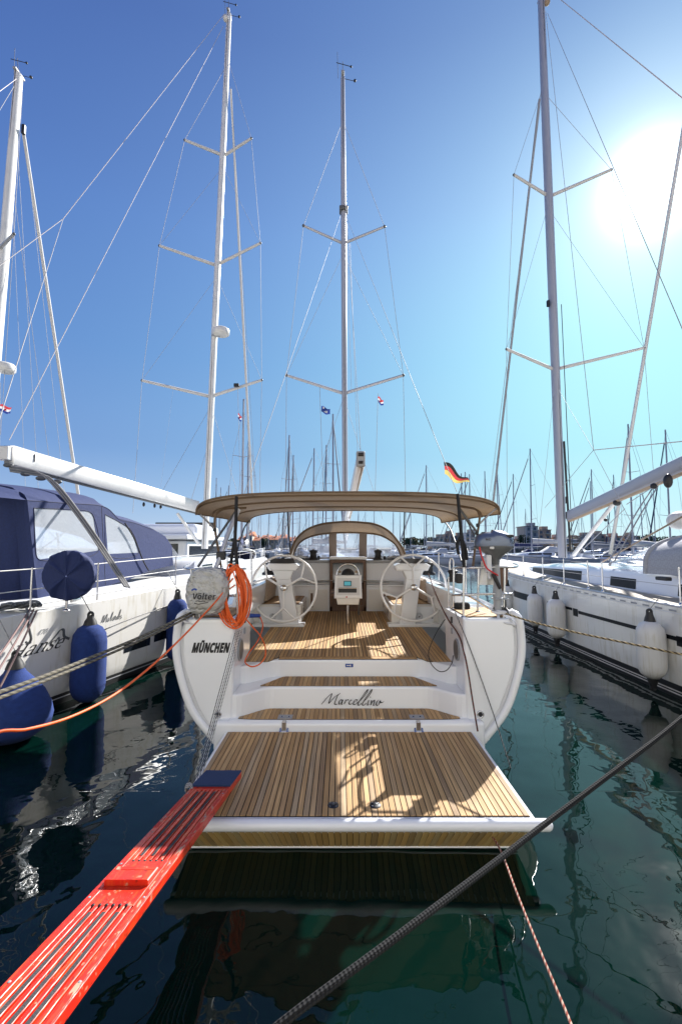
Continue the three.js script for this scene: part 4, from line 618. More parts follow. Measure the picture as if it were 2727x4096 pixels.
// ----- right neighbour -----
const rightYacht = thing('sailing_yacht', 'white yacht with grey sprayhood, dark hull window band and white fenders', 'sailing yacht', [7.48, 0, -11.5]);
const BR = boat(rightYacht, [7.49, -4.2], 0, [[0, 2.05, 1.46], [2, 2.12, 1.48], [5, 2.16, 1.5], [8, 2.14, 1.53], [10, 2.08, 1.56], [12, 1.8, 1.62], [14, 1.3, 1.7], [16, .6, 1.78], [17.2, .08, 1.85]]);
{
  const rp = (n, g, m, l) => part(rightYacht, n, g, m, l), H = BR.hull, wl = (l0, l1, y0, y1) => part(H, 'hull_window', BR.patch(l0, l1, y0, y1, .005, -1), M.darkBand);
  part(H, 'boot_stripe', BR.patch(.1, 16, .002, .25, .004, -1, 40), M.black); for (const y of [.075, .125]) part(H, 'stripe_line', BR.patch(.1, 16, y, y + .022, .007, -1, 40), M.fenderWhite);
  wl(8.5, 10.3, .90, 1.09); wl(6.45, 7.75, .99, 1.05); wl(6.2, 6.42, .88, 1.05); wl(4.12, 6.18, .955, 1.025); wl(3.8, 4.12, .88, 1.03); wl(1.2, 3.7, .955, 1.025); wl(3.0, 3.2, .88, 1.04);
  part(H, 'toe_rail', tube([...Array(24)].map((_, i) => BR.side(.2 + i * .7, BR.look(.2 + i * .7, 2) + .012, -.03, -1)), .026, 6, 60), M.alu);
  for (let i = 0; i < 34; i++) { const l = 2.2 + i * .32; part(H, 'rail_slot', BR.patch(l, l + .17, t => BR.look(t, 2) - .075, t => BR.look(t, 2) - .045, .004, -1, 2), M.grey); }
  part(H, 'rub_line', BR.patch(.2, 15, t => BR.look(t, 2) - .10, t => BR.look(t, 2) - .085, .006, -1, 30), M.greyLight);
  // teak side deck
  const sd = rp('side_deck', loft([[...Array(16)].map((_, i) => { const l = 2 + i * .8; return BR.at(l, -BR.look(l, 1) + .10, BR.look(l, 2) + .028); }), [...Array(16)].map((_, i) => { const l = 2 + i * .8; return BR.at(l, -Math.max(.3, BR.look(l, 1) - .62), BR.look(l, 2) + .05); })].reverse()), std([.50, .44, .35], .8, { map: grain4 }));
  // coachroof with dark windows
  const cab = [[1.5, 1.25, .44], [4, 1.25, .46], [7, 1.2, .44], [9.5, 1.12, .36], [11.6, .9, .22], [12.8, .6, .05]].map(([l, w, h]) => [[-w, 0], [-w * .97, h * .7], [-w * .90, h * .95], [-w * .7, h + .02], [0, h + .07], [w * .7, h + .02], [w * .9, h * .95], [w * .97, h * .7], [w, 0]].map(p => BR.at(l, p[0], BR.look(l, 2) + p[1])));
  const cb = rp('coachroof', loft(cab, false, true), M.gelPlain);
  const lk = (l, k) => { const T = [[1.5, 1.25, .44], [4, 1.25, .46], [7, 1.2, .44], [9.5, 1.12, .36], [11.6, .9, .22], [12.8, .6, .05]]; for (let i = 1; i < T.length; i++) if (l <= T[i][0]) { const t = (l - T[i - 1][0]) / (T[i][0] - T[i - 1][0]); return T[i - 1][k] + (T[i][k] - T[i - 1][k]) * t; } return .6; };
  const cwin = (l0, l1, f0, f1, n = 8) => part(cb, 'cabin_window', loft([f0, f1].map(f => [...Array(n + 1)].map((_, i) => { const l = l0 + (l1 - l0) * i / n, w = lk(l, 1), h = lk(l, 2); return BR.at(l, -(w * (1 - .03 * f / .7) + .006), BR.look(l, 2) + h * f); }))), M.darkBand);
  cwin(3.35, 4.35, .10, .58); cwin(5.6, 6.55, .10, .58); cwin(7.9, 11.6, .10, .70, 16);
  // rig
  const t1 = [[7.352,14.811,-15.2], [5.848,15.022,-14.5], [9.156,15.21,-14.5]], t2 = [[7.359,8.56,-15.3], [5.428,8.931,-14.5], [9.943,8.975,-14.5]], clew = [5.727,4.646,-10.2];
  const m = rig(rightYacht, { base: [7.451,2.086,-15.4], top: [7.224,22.285,-15], r: .13, mat: M.aluPaint, smat: M.sailPale, spreaders: [[t1[0], t1[1], .06], [t1[0], t1[2], .06], [t2[0], t2[1], .06], [t2[0], t2[2], .06]],
    wires: [[[7.145,18.638,-15.1], t1[1], .008], [[7.285,18.638,-15.1], t1[2], .008], [t1[1], t2[1], .009], [t1[2], t2[2], .009], [t2[1], [5.154,2.02,-14.2], .009], [t2[2], [9.899,4.76,-14.3], .009], [[7.241,14.275,-15.2], t2[1], .007], [[7.364,14.275,-15.2], t2[2], .007], [[7.337,7.945,-15.3], [6.087,2.017,-14.3], .006], [[7.426,7.945,-15.3], clew, .006], [clew, [5.095,2.893,-8], .006], [[7.378,21.75,-15], clew, .009], [clew, [5.812,4.143,-7], .012], [clew, [6.281,3.655,-14], .007], [[7.438,21.664,-15], [5.013,4.395,-6], .009], [[7.196,22.874,-15], [6.727,9.786,-7.5], .014], [[7.148,18.722,-15.1], [6.614,4.905,-20], .007], [[7.191,18.638,-15.1], [6.368,2.607,-20.5], .006]] });
  rp('furled_headsail', rod([7.232,18.737,-15.4], [6.982,4.116,-21], .045, .05), M.grey);
  part(m, 'masthead_light', ball([7.388,21.964,-14.9], .11, 1, 1, 1, 10), M.cushion); part(m, 'steaming_light', box([7.137,10.822,-15.1], [.10, .22, .1], .02), M.black);
  for (const y of [[7.508,4.012,-15.1], [7.503,3.503,-15.1]]) part(m, 'mast_slot', box(y, [.07, .24, .06], .02), M.black);
  part(m, 'mast_winch', lathe([[.07, 0], [.05, .05], [.07, .16], [0, .17]], [7.653,2.35,-15.2], 16), M.steel);
  part(m, 'mast_lines', [rod([7.471,5.986,-15.05], [7.571,2.279,-15.1], .035), rod([7.56,10.764,-15.05], [7.643,2.279,-15.1], .012)], M.black);
  const e = [7.126,4.293,-8.6], s = [7.575,3.489,-15.1], sec = [[-1, -1], [-1, .7], [-.5, 1], [.5, 1], [1, .7], [1, -1]];
  const bm = rp('boom', loft([e, s].map(p => sec.map(k => [p[0] + k[0] * .09, p[1] + k[1] * .17, p[2]])), true, true), M.aluPaint);
  part(bm, 'boom_keel', loft([e, s].map(p => [[p[0] - .092, p[1] - .12, p[2]], [p[0] - .04, p[1] - .215, p[2]], [p[0] + .04, p[1] - .215, p[2]]])), M.cushion);
  part(bm, 'vang', [rod([7.411,3.651,-12.3], [7.618,2.195,-15], .055, .065)], M.whitePaint); part(bm, 'vang_block', [ball([7.36,3.631,-12.1], .11, 1, .8, .8, 10), ball([7.445,3.208,-12.8], .06, 1, .8, .8, 8)], M.black);
  for (const [a, b] of [[[6.9,3.908,-9.6], [7.299,3.538,-11.6]], [[7.249,3.426,-11.6], [7.57,2.142,-14.8]]]) part(bm, 'vang_line', rod(a, b, .010), M.grey);
  part(bm, 'mainsheet', [tube([[6.887,3.755,-10], [6.169,3.158,-9.5], [5.443,2.169,-9.3]], .014, 6, 20), tube([[7.004,3.794,-10], [6.288,3.176,-9.5], [5.549,2.169,-9.3]], .014, 6, 20)], M.grey);
  part(bm, 'sheet_block', ball([6.87,3.837,-9.5], .11, .8, 1.4, .8, 10), M.black); part(bm, 'sheet_block', ball([6.908,3.794,-10], .07, 1, 1, 1, 8), M.black);
  rp('spinnaker_halyard', rod([6.257,3.123,-8], [7.194,2.045,-12.6], .018), M.cushion);
  // sprayhood
  const arch = (l, w, h, y0) => [...Array(17)].map((_, i) => { const a = Math.PI * i / 16; return BR.at(l, -Math.cos(a) * w, y0 + h * Math.pow(Math.sin(a), .6)); });
  const r1 = arch(3.7, 1.32, .95, 1.88), r2 = arch(5.25, 1.22, .78, 1.90), r3 = arch(6.75, 1.08, .16, 2.0), mixr = (a, b, t) => a.map((p, i) => mid(p, b[i], t));
  const gc = std([.50, .51, .54], .85, { map: weave5, bumpMap: crease1, bumpScale: .003 });
  const h = rp('sprayhood', loft([r1, mixr(r1, r2, .5).map(p => [p[0], p[1] + .03, p[2]]), r2]), gc);
  part(h, 'window_band', [tube(r2, .05, 6, 50), tube(r3, .03, 6, 50)], gc); for (const i of [3, 7, 9, 13]) part(h, 'window_strap', loft([[r2[i], r2[i + 1]], [r3[i], r3[i + 1]]].map(r => r.map(p => [p[0], p[1] + .012, p[2]]))), gc);
  for (const [a, b] of [[0, 3], [4, 7], [8, 9], [10, 13], [13, 16]]) part(h, 'clear_window', loft([r2.slice(a, b + 1), mixr(r2, r3, .5).slice(a, b + 1), r3.slice(a, b + 1)]), M.vinyl);
  // horseshoe buoy at the frame's edge, rails
  for (const l of [3.2, 5.35, 5.9, 7.0, 8.2, 9.6, 11.5]) { const q = BR.at(l, -BR.look(l, 1) + .10, BR.look(l, 2) + .02); rp('stanchion', [rod(q, [q[0], q[1] + .62, q[2]], .0135), lathe([[.035, 0], [.03, .03], [.015, .05]], q, 10)], M.steel); }
  for (const hh of [.33, .6]) rp('lifeline', tube([1, 3.2, 5.35, 7.0, 9.6, 11.5, 14].map(l => BR.at(l, -Math.max(.3, BR.look(l, 1) - .10), BR.look(l, 2) + hh)), .005, 5, 40), M.wire);
  rp('deck_cleat', box(BR.at(4.4, -BR.look(4.4, 1) + .7, 1.86), [.12, .07, .3], .02), M.black); rp('deck_cleat', box(BR.at(3.1, -BR.look(3.1, 1) + .12, 1.55), [.05, .06, .2], .02), M.steel);
  rp('dome', ball([7.144,3.009,-9.6], .24, 1, .8, 1, 16), M.fenderWhite);
}
// yacht beyond the left neighbour: mast, furled sail
{
  const g = thing('sailing_yacht', 'yacht behind the navy canvas one, white mast cut by the left frame edge', 'sailing yacht', [-11, 0, -13]);
  const B = boat(g, [-12.0, -6], .12, [[0, 1.8, 1.4], [4, 2.0, 1.45], [8, 2.0, 1.55], [12, 1.2, 1.7], [14.5, .1, 1.85]]);
  part(B.hull, 'boot_stripe', B.patch(.1, 13.5, .002, .16, .004, 1, 30), M.blue);
  const m = rig(g, { base: [-10.75, 1.6, -13.6], top: [-9.951,17.011,-13], r: .12, wind: true, mat: M.whitePaint, spreaders: [[[-10.475,11.391,-13.2], [-9.512,11.543,-12.6], .06], [[-10.475,11.391,-13.2], [-11.11,11.592,-12.8], .06]],
    wires: [[[-9.81,16.387,-13], [-9.512,11.543,-12.6], .008], [[-9.512,11.543,-12.6], [-9.412,5.547,-12.4], .008], [[-9.998,16.895,-13], [-7.63,11.849,-9], .01], [[-10.017,16.749,-13], [-9.267,12.968,-11], .008], [[-9.943,13.469,-13], [-9.495,4.146,-15], .008], [[-9.861,15.506,-13.2], [-10.049,4.316,-16.5], .007], [[-10.04,15.072,-13.2], [-10,4.146,-15], .007], [[-10.123,13.639,-13.2], [-9.736,4.033,-14], .006]] });
  part(g, 'furled_headsail', rod([-9.867,15.361,-13.2], [-10.647,4.185,-18.5], .05, .06), M.sailPale);
  part(m, 'radar', lathe([[0, -.12], [.22, -.12], [.27, -.08], [.27, .06], [.23, .11], [0, .13]], [-9.551,7.533,-12.6], 24), M.whitePaint);
  part(m, 'steaming_light', box([-9.706,15.194,-13], [.1, .3, .1], .02), M.black);
  part(g, 'coachroof', loft([[4, 1.2, .5], [9, 1.1, .45], [11.5, .6, .1]].map(([l, w, h]) => [[-w, 0], [-w * .9, h], [w * .9, h], [w, 0]].map(p => B.at(l, p[0], 1.5 + p[1]))), false, true), M.gelPlain);
}
// yacht beyond the right neighbour: its furled headsail crosses the sun
{
  const g = thing('sailing_yacht', 'yacht beyond the grey sprayhood one, only its slanting furled headsail and bow show', 'sailing yacht', [12.6, 0, -13]);
  const B = boat(g, [12.7, -5], 0, [[0, 1.8, 1.4], [4, 2.0, 1.45], [8, 2.0, 1.55], [12, 1.2, 1.7], [15.2, .1, 1.85]]);
  part(B.hull, 'boot_stripe', B.patch(.1, 13.5, .002, .16, .004, -1, 30), M.greyDark);
  const a = [12.5, 17.5, -14.6];
  rig(g, { base: [12.7, 1.6, -14.8], top: a, r: .12, mat: M.whitePaint, wires: [[[12.7, 10, -14.7], [11.0, 1.6, -14.2], .008]] });
  part(g, 'furled_headsail', [rod([13.223,23.521,-14.6], [12.871,15.404,-17], .05, .07), rod([12.871,15.404,-17], [11.756,2.129,-20], .07, .075)], M.fenderWhite);
  part(g, 'coachroof', loft([[4, 1.2, .5], [9, 1.1, .45], [11.5, .6, .1]].map(([l, w, h]) => [[-w, 0], [-w * .9, h], [w * .9, h], [w, 0]].map(p => B.at(l, p[0], 1.5 + p[1]))), false, true), M.gelPlain);
}

// ---------- things on and between the boats ----------
const stripes = (a, b, n, slant = 1) => tex(64, 64, (u, v) => { const k = (u * n + v * slant) % 1, e = .8 + .3 * hash(u * 64, v * 64, 3); const c = k < .5 ? a : b; return c.map(q => q * e); });
const ropeM = (a, b, along, n = 2, rough = .85) => { const t = rep(stripes(a, b, 1, n), along, 1); return std([1, 1, 1], rough, { map: t, bumpMap: speck3, bumpScale: .003 }); };
M.ropeBlack = std([.016, .016, .018], .95, { map: (() => { const t = tex(128, 128, (u, v) => { const w = Math.sin((u * 10 + v * 4) * Math.PI * 2) * Math.sin((u * 10 - v * 4) * Math.PI * 2), k = .60 + .40 * w + .45 * (hash(u * 128, v * 128, 9) - .5); return [k, k, k]; }); return rep(t, 3.4, 1); })(), bumpMap: rep(tex(128, 128, (u, v) => .5 + .5 * Math.sin((u * 10 + v * 4) * Math.PI * 2) * Math.sin((u * 10 - v * 4) * Math.PI * 2), false), 3.4, 1), bumpScale: .006 });
M.ropeOlive = ropeM([.52, .50, .44], [.36, .34, .29], 14, 2); M.ropeBrown = ropeM([.78, .70, .52], [.28, .22, .14], 16, 2); M.ropeRed = ropeM([.82, .70, .62], [.62, .28, .20], 22, 2); M.ropeWhite = ropeM([.80, .79, .77], [.45, .45, .46], 24, 2); M.ropeGrey = ropeM([.66, .66, .66], [.22, .22, .24], 24, 2); M.ropeDarkRed = ropeM([.46, .20, .18], [.30, .26, .24], 18, 2);
const line = (name, pts, r, m, label, cat = 'rope', group) => solo(name, tube(pts, r, 10, Math.max(60, pts.length * 12)), m, label, cat, group);

// ----- red gangway -----
{
  const gw = thing('gangway', 'worn red painted wooden gangway with slots and blue mat on its end', 'gangway', [-1.09, .36, -2.6]);
  const zA = -.55, zB = -4.17, Y = z => .477 + (z - zB) * .128 , X = z => -1.03 - (z - zB) * .052, W = .155;
  const redTex = tex(512, 1024, (u, v) => {
    const n = fbm(u * 10, v * 30, 4, 10, 30, 71), e = fbm(u * 26, v * 60, 3, 26, 60, 73), s = fbm(u * 60, v * 12, 3, 60, 12, 77), o = .5 + .5 * s;
    let c = [.80 + .06 * n, .13 + .12 * o * n, .05 + .04 * o]; if (s > .60) c = c.map((q, i) => q + (i === 1 ? .10 : .02)); if (e > .74 && n > .52) c = [.80, .50, .40]; if (e < .25) c = c.map(q => q * .75); return c;
  });
  const red = phy([.95, .9, .9], .38, { map: rep(redTex, 1.6, .55), clearcoat: .25, clearcoatRoughness: .35, bumpMap: rep(grainBump, 5, 1), bumpScale: .001 });
  const wornTex = tex(512, 1024, (u, v) => { const e = fbm(u * 18, v * 22, 4, 18, 22, 81), f = fbm(u * 60, v * 20, 2, 60, 20, 83); return e * .55 + f * .45 > .60 ? [.74, .60, .50] : e > .42 ? [.80, .22, .12] : [.78, .13, .06]; });
  const worn = std([.95, .92, .9], .6, { map: rep(wornTex, 2.2, .9) });
  const grip = std([.055, .058, .062], .95, { bumpMap: speck3, bumpScale: .003, map: rep(weave, 3, 3) });
  const bar = (a, b, z0, z1, y0, y1) => { const q = (t, z) => X(z) - W + 2 * W * t, lo = Y; return loft([z0, z1].map(z => [[q(a, z), lo(z) + y0, z], [q(a, z), lo(z) + y1 - .003, z], [q(a, z) + .003, lo(z) + y1, z], [q(b, z) - .003, lo(z) + y1, z], [q(b, z), lo(z) + y1 - .003, z], [q(b, z), lo(z) + y0, z]]), true, true); };
  const fl = g => { const n = g.toNonIndexed(); n.computeVertexNormals(); return metre(n, rnd() * 3, rnd() * 3); };
  part(gw, 'side_rail', fl(bar(0, .13, zA, zB, -.05, 0)), red); part(gw, 'side_rail', fl(bar(.87, 1, zA, zB, -.05, 0)), red);
  part(gw, 'rail_wear', fl(bar(.005, .10, -3.15, -3.82, .0, .0018)), worn, 'left rail worn to bare wood near the mat'); part(gw, 'rail_wear', fl(bar(.90, .985, -1.6, -3.80, .0, .0014)), worn, 'worn strip along the right rail');
  part(gw, 'mid_board', fl(bar(.13, .87, -2.36, -2.76, -.03, -.0012)), red); part(gw, 'end_board', fl(bar(.13, .87, -3.78, zB, -.03, -.0012)), red); part(gw, 'end_board', fl(bar(.13, .87, zA, -.8, -.03, -.0012)), red);
  for (const [z0, z1] of [[-.8, -2.36], [-2.76, -3.78]]) {
    for (let i = 0; i < 7; i++) { const a = .135 + i * .1055; const s = part(gw, 'slat', fl(bar(a + .004, a + .076, z0, z1, -.028, -.0016)), red); if (i % 2 === 1) part(s, 'grip_strip', fl(bar(a + .009, a + .071, z0 - .05, z1 + .05, -.0016, .0012)), grip); }
    for (let i = 0; i < 8; i++) { const a = .13 + i * .1055, z = z0 === -.8 ? -2.36 : -2.76, x = X(z) - W + 2 * W * (a - .008); if (i && i < 7) part(gw, 'slot_end', lathe([[0, .0009], [.008, .0009], [.008, -.01]], [x, Y(z) - .0005, z + (z0 === -.8 ? -.004 : .004)], 12), M.black); }
  }
  for (const z of [-1.3, -1.9, -2.42, -2.72, -3.3, -3.7]) for (const t of [.06, .94]) part(gw, 'screw', lathe([[0, .0022], [.005, .002], [.007, 0]], [X(z) - W + 2 * W * t, Y(z) + .0015, z], 10), M.grey);
  const cz = -2.575; part(gw, 'cleat', fl(loft([[-.06, 0], [.06, 0]].map(([dz]) => [[.12, 0], [.12, .026], [.14, .031], [.84, .031], [.86, .026], [.86, 0]].map(p => [X(cz + dz) - W + 2 * W * p[0], Y(cz + dz) + p[1], cz + dz])), true, true)), red);
  part(gw, 'cleat_wear', fl(loft([[-.058, 0], [-.03, 0]].map(([dz]) => [[.14, .0312], [.14, .0326], [.84, .0326], [.84, .0312]].map(p => [X(cz + dz) - W + 2 * W * p[0], Y(cz + dz) + p[1], cz + dz])), true, true)), worn);
  const matr = []; for (let j = 0; j <= 8; j++) { const z = -3.83 - j * .0425, r = []; for (let i = 0; i <= 10; i++) { const t = i / 10; r.push([X(z) - W * 1.0 + 2 * W * 1.0 * t, Y(z) + .012 + .004 * fbm(i * .9, j * .9, 2), z]); } matr.push(r); }
  part(gw, 'blue_mat', [loft(matr), fl(bar(0, 1, -3.83, -4.17, .002, .011))], M.navyMat, 'blue carpet mat');
  part(gw, 'lashing', tube([...Array(22)].map((_, i) => [X(-3.84) - W - .01 + .03 * Math.cos(i * 1.5) - .001 * i, Y(-3.84) - .01 + .03 * Math.sin(i * 1.5), -3.80 - i * .003]), .007, 6, 130), M.ropeWhite);
}
// lines that hold up the gangway's end
[[[-1.174,1.475,-5.48], [-1.213,0.421,-4.1]], [[-1.198,1.466,-5.475], [-1.226,0.423,-4.08]], [[-1.217,1.457,-5.47], [-1.235,0.431,-4.05]], [[-1.247,1.438,-5.465], [-1.238,0.449,-4]]].forEach(([a, b], i) => line('gangway_line', [a, mid(a, b), b], .0048, i % 2 ? M.ropeGrey : M.ropeWhite, ['thin white line to the gangway end, rightmost of the four', 'thin grey line to the gangway end, second from the platform', 'thin white line to the gangway end, third from the platform', 'thin grey line to the gangway end, leftmost of the four'][i], 'rope', 'thin lines holding the gangway'));

// ----- mooring and other lines -----
line('mooring_rope', [[-0.279,0.997,-1.42], [-0.17,1.065,-1.44], [0.172,1.111,-1.66], [0.663,1.132,-2.03], [0.952,1.171,-2.22], [1.321,1.256,-2.42], [1.73,1.371,-2.62], [2.306,1.531,-2.9], [5.4, 1.62, -4.6]], .0132, M.ropeBlack, 'thick black mooring rope rising across the lower right water');
line('stern_line', [[1.184,0.152,-3.9], [1.185,0.202,-3.62], [1.114,0.256,-3.05], [1.067,0.294,-2.65], [0.997,0.386,-2.15], [0.934,0.487,-1.9], [1.25, .86, -.9]], .0072, M.ropeRed, 'thin red and white rope from under the platform to the quay');
line('platform_line', [[1.35,1.68,-5.47], [1.473,1.369,-5.455], [1.606,0.996,-5.45], [1.778,0.448,-5.4], [1.862,0.06,-5.25], [1.932,-0.192,-5.2], [2.001,-0.475,-5.1]], .0065, M.ropeGrey, 'thin grey line from the right stern quarter past the platform edge');
line('platform_line', [[1.486,1.993,-7.8], [1.49,1.735,-7.3], [1.435,1.479,-6.2], [1.439,1.34,-5.6], [1.472,1.09,-5.47], [1.514,0.691,-5.4], [1.546,0.369,-5.33]], .0095, M.ropeDarkRed, 'dark red flecked rope down to the right platform hinge corner');
line('stern_line', [[-1.783,1.672,-5.6], [-2.002,1.553,-4.7], [-2.147,1.503,-4], [-2.167,1.509,-3.4], [-2.172,1.528,-2.98], [-2.14,1.568,-2.5], [-2.1, .9, -.9]], .0145, M.ropeOlive, 'thick olive doubled mooring rope from the left stern corner, upper strand', 'rope', 'doubled olive stern rope');
line('stern_line', [[-1.766,1.643,-5.58], [-1.988,1.525,-4.67], [-2.129,1.474,-3.97], [-2.147,1.483,-3.37], [-2.148,1.502,-2.95], [-2.121,1.542,-2.48], [-2.1, .9, -.86]], .012, M.ropeOlive, 'thick olive doubled mooring rope from the left stern corner, lower strand', 'rope', 'doubled olive stern rope');
line('stern_line', [[1.941,1.661,-5.6], [2.181,1.602,-5.2], [2.46,1.561,-4.8], [2.746,1.534,-4.4], [2.97,1.517,-4.05], [3.165,1.513,-3.7], [3.6, .9, -.9]], .0105, M.ropeBrown, 'brown flecked mooring rope from the right stern corner crossing white fenders');
line('fender_line', [[-4.017,1.043,-7.75], [-3.871,1.127,-8.5], [-3.623,1.212,-9.9]], .010, M.black, 'thin black line slung between two blue fenders');
// rope loop and thin line hanging over the cockpit edge on the right
line('loop_line', [[1.56,1.521,-6.6], [1.393,1.342,-6.5], [1.209,1.176,-6.2], [1.124,1.073,-5.98], [1.138,0.977,-5.86], [1.227,0.902,-5.82], [1.314,0.913,-5.82], [1.39,0.988,-5.86], [1.448,1.052,-6]], .0055, M.black, 'thin dark line looping over the right edge of the cockpit sole');

// ----- orange cable: hank on the rail and its run to the shore -----
{
  const c = [-1.262,1.839,-5.5], pts = []; const N = 17;
  for (let k = 0; k < N; k++) { const w = .07 + .125 * Math.pow(rnd(), .8), h = .315 + .06 * rnd(), dx = rr(-.03, .04), dz = rr(-.03, .05), sl = rr(-.05, .03); for (let i = 0; i < 10; i++) { const a = i / 10 * Math.PI * 2 + Math.PI / 2, sy = Math.sin(a), pinch = sy > 0 ? 1 - .45 * sy * sy : 1; pts.push([c[0] + dx + w * Math.cos(a) * pinch + sl * sy, c[1] + .06 + h * sy * (sy > 0 ? .93 : 1.1) + (sy > 0 ? 0 : rr(-.02, .02)), c[2] + dz + .02 * Math.cos(a * 2)]); } }
  const g = thing('orange_cable', 'coiled orange shore power cable hanging on the left stern rail, trailing away left', 'cable', c);
  part(g, 'coil', tube(pts, .0085, 7, 1100), M.orange);
  part(g, 'coil_loops', tube([[-1.265,1.999,-5.5], [-1.428,1.862,-5.48], [-1.454,1.731,-5.47], [-1.413,1.61,-5.46], [-1.332,1.521,-5.45], [-1.244,1.491,-5.45], [-1.17,1.529,-5.46], [-1.124,1.617,-5.48]], .0085, 7, 60), M.orange);
  part(g, 'shore_run', tube([[-1.292,2.076,-5.5], [-1.338,2.004,-5.44], [-1.401,1.871,-5.3], [-1.478,1.727,-5], [-1.571,1.56,-4.6], [-1.68,1.393,-4.1], [-1.753,1.31,-3.6], [-1.82,1.31,-3.15], [-1.873,1.367,-2.8], [-1.93,1.416,-2.6], [-1.9, .9, -.9]], .0095, 8, 120), M.orange);
  part(g, 'plug_lead', tube([[-1.128,1.594,-5.5], [-1.052,1.469,-5.6], [-0.993,1.342,-5.75], [-0.961,1.172,-5.9], [-0.974,1.042,-5.95], [-1.045,0.954,-5.95], [-1.144,0.927,-5.95], [-1.229,0.974,-5.98], [-1.201,1.063,-6], [-1.109,1.196,-6.1], [-1.077,1.306,-6.3], [-1.092,1.386,-6.45], [-1.138,1.474,-6.5]], .0085, 7, 120), M.orange);
  part(g, 'plug', rod([-1.265,1.501,-6.4], [-1.144,1.486,-6.5], .03, .024, 12), M.blue);
  part(g, 'hank_strap', tube([[-1.256,2.187,-5.56], [-1.245,2.076,-5.5], [-1.216,2.001,-5.47]], .016, 6, 20), M.blackMatt);
}
// ----- white covered bag on the left rail -----
{
  const c = [-1.578,1.934,-5.42], g = thing('covered_bag', 'creased pale grey bag with black lettering strapped to the left stern rail', 'bag', [c[0], c[1] - .3, c[2]]);
  const rings = []; for (let j = 0; j <= 40; j++) { const t = j / 40, e = Math.PI * t, r = []; for (let i = 0; i <= 64; i++) { const a = i / 64 * Math.PI * 2, sx = Math.sign(Math.cos(a)) * Math.pow(Math.abs(Math.cos(a)), .8), sz = Math.sign(Math.sin(a)) * Math.pow(Math.abs(Math.sin(a)), .8), s = Math.pow(Math.sin(e), .42); const w = (.245 - .035 * (1 - t) * (1 - t)) * s, y = -.275 * Math.cos(e) * (Math.abs(Math.cos(e)) > .9 ? 1 : 1); const f = 1 + .09 * (Math.pow(1 - Math.abs(2 * fbm(i * .16 + j * .05, j * .07, 3, 64 * .16, 1e6, 5) - 1), 4)) + .03 * Math.sin(a * 7 + j * .12) * (1 - t); r.push([c[0] + w * sx * f + .03 * (t - .5), c[1] - y * -1 * -1 + 0, c[2] + .17 * s * sz * f - .05]); } rings.push(r.map(p => [p[0], c[1] + (p[1] - c[1]) * -1, p[2]])); }
  part(g, 'bag', loft(rings), M.linen);
  const tx = text('Völter', .068, font, .16, 1.0, .004), o = [-1.702,1.854,-5.24]; tx.rotateY(-.12); tx.translate(o[0], o[1], o[2] - .03); part(g, 'lettering', tx, M.black);
  const sm = [[448, 1380.5, 22], [446, 1386, 32]].map(([px, py, w]) => { const q = [(px - 784) / 1047 * 5.1, 0, 0]; return w; });
  part(g, 'fine_print', [pen([[0, 0], [.03, .004], [.05, -.003], [.08, .003], [.11, 0]], .011, .2, .7).translate(...[-1.642,1.838,-5.21]), pen([[0, .004], [.04, -.006], [.08, -.002], [.12, .006], [.155, .012]], .012, .2, .7).translate(...[-1.656,1.813,-5.21])], M.black);
  part(g, 'blue_mark', pen([[0, 0], [.03, .016], [.06, .006]], .022, .2, .8).translate(...[-1.693,1.958,-5.22]), M.blue);
  part(g, 'strap', [rod([-1.721,1.706,-5.5], [-1.703,1.594,-5.5], .018)], M.linen);
}
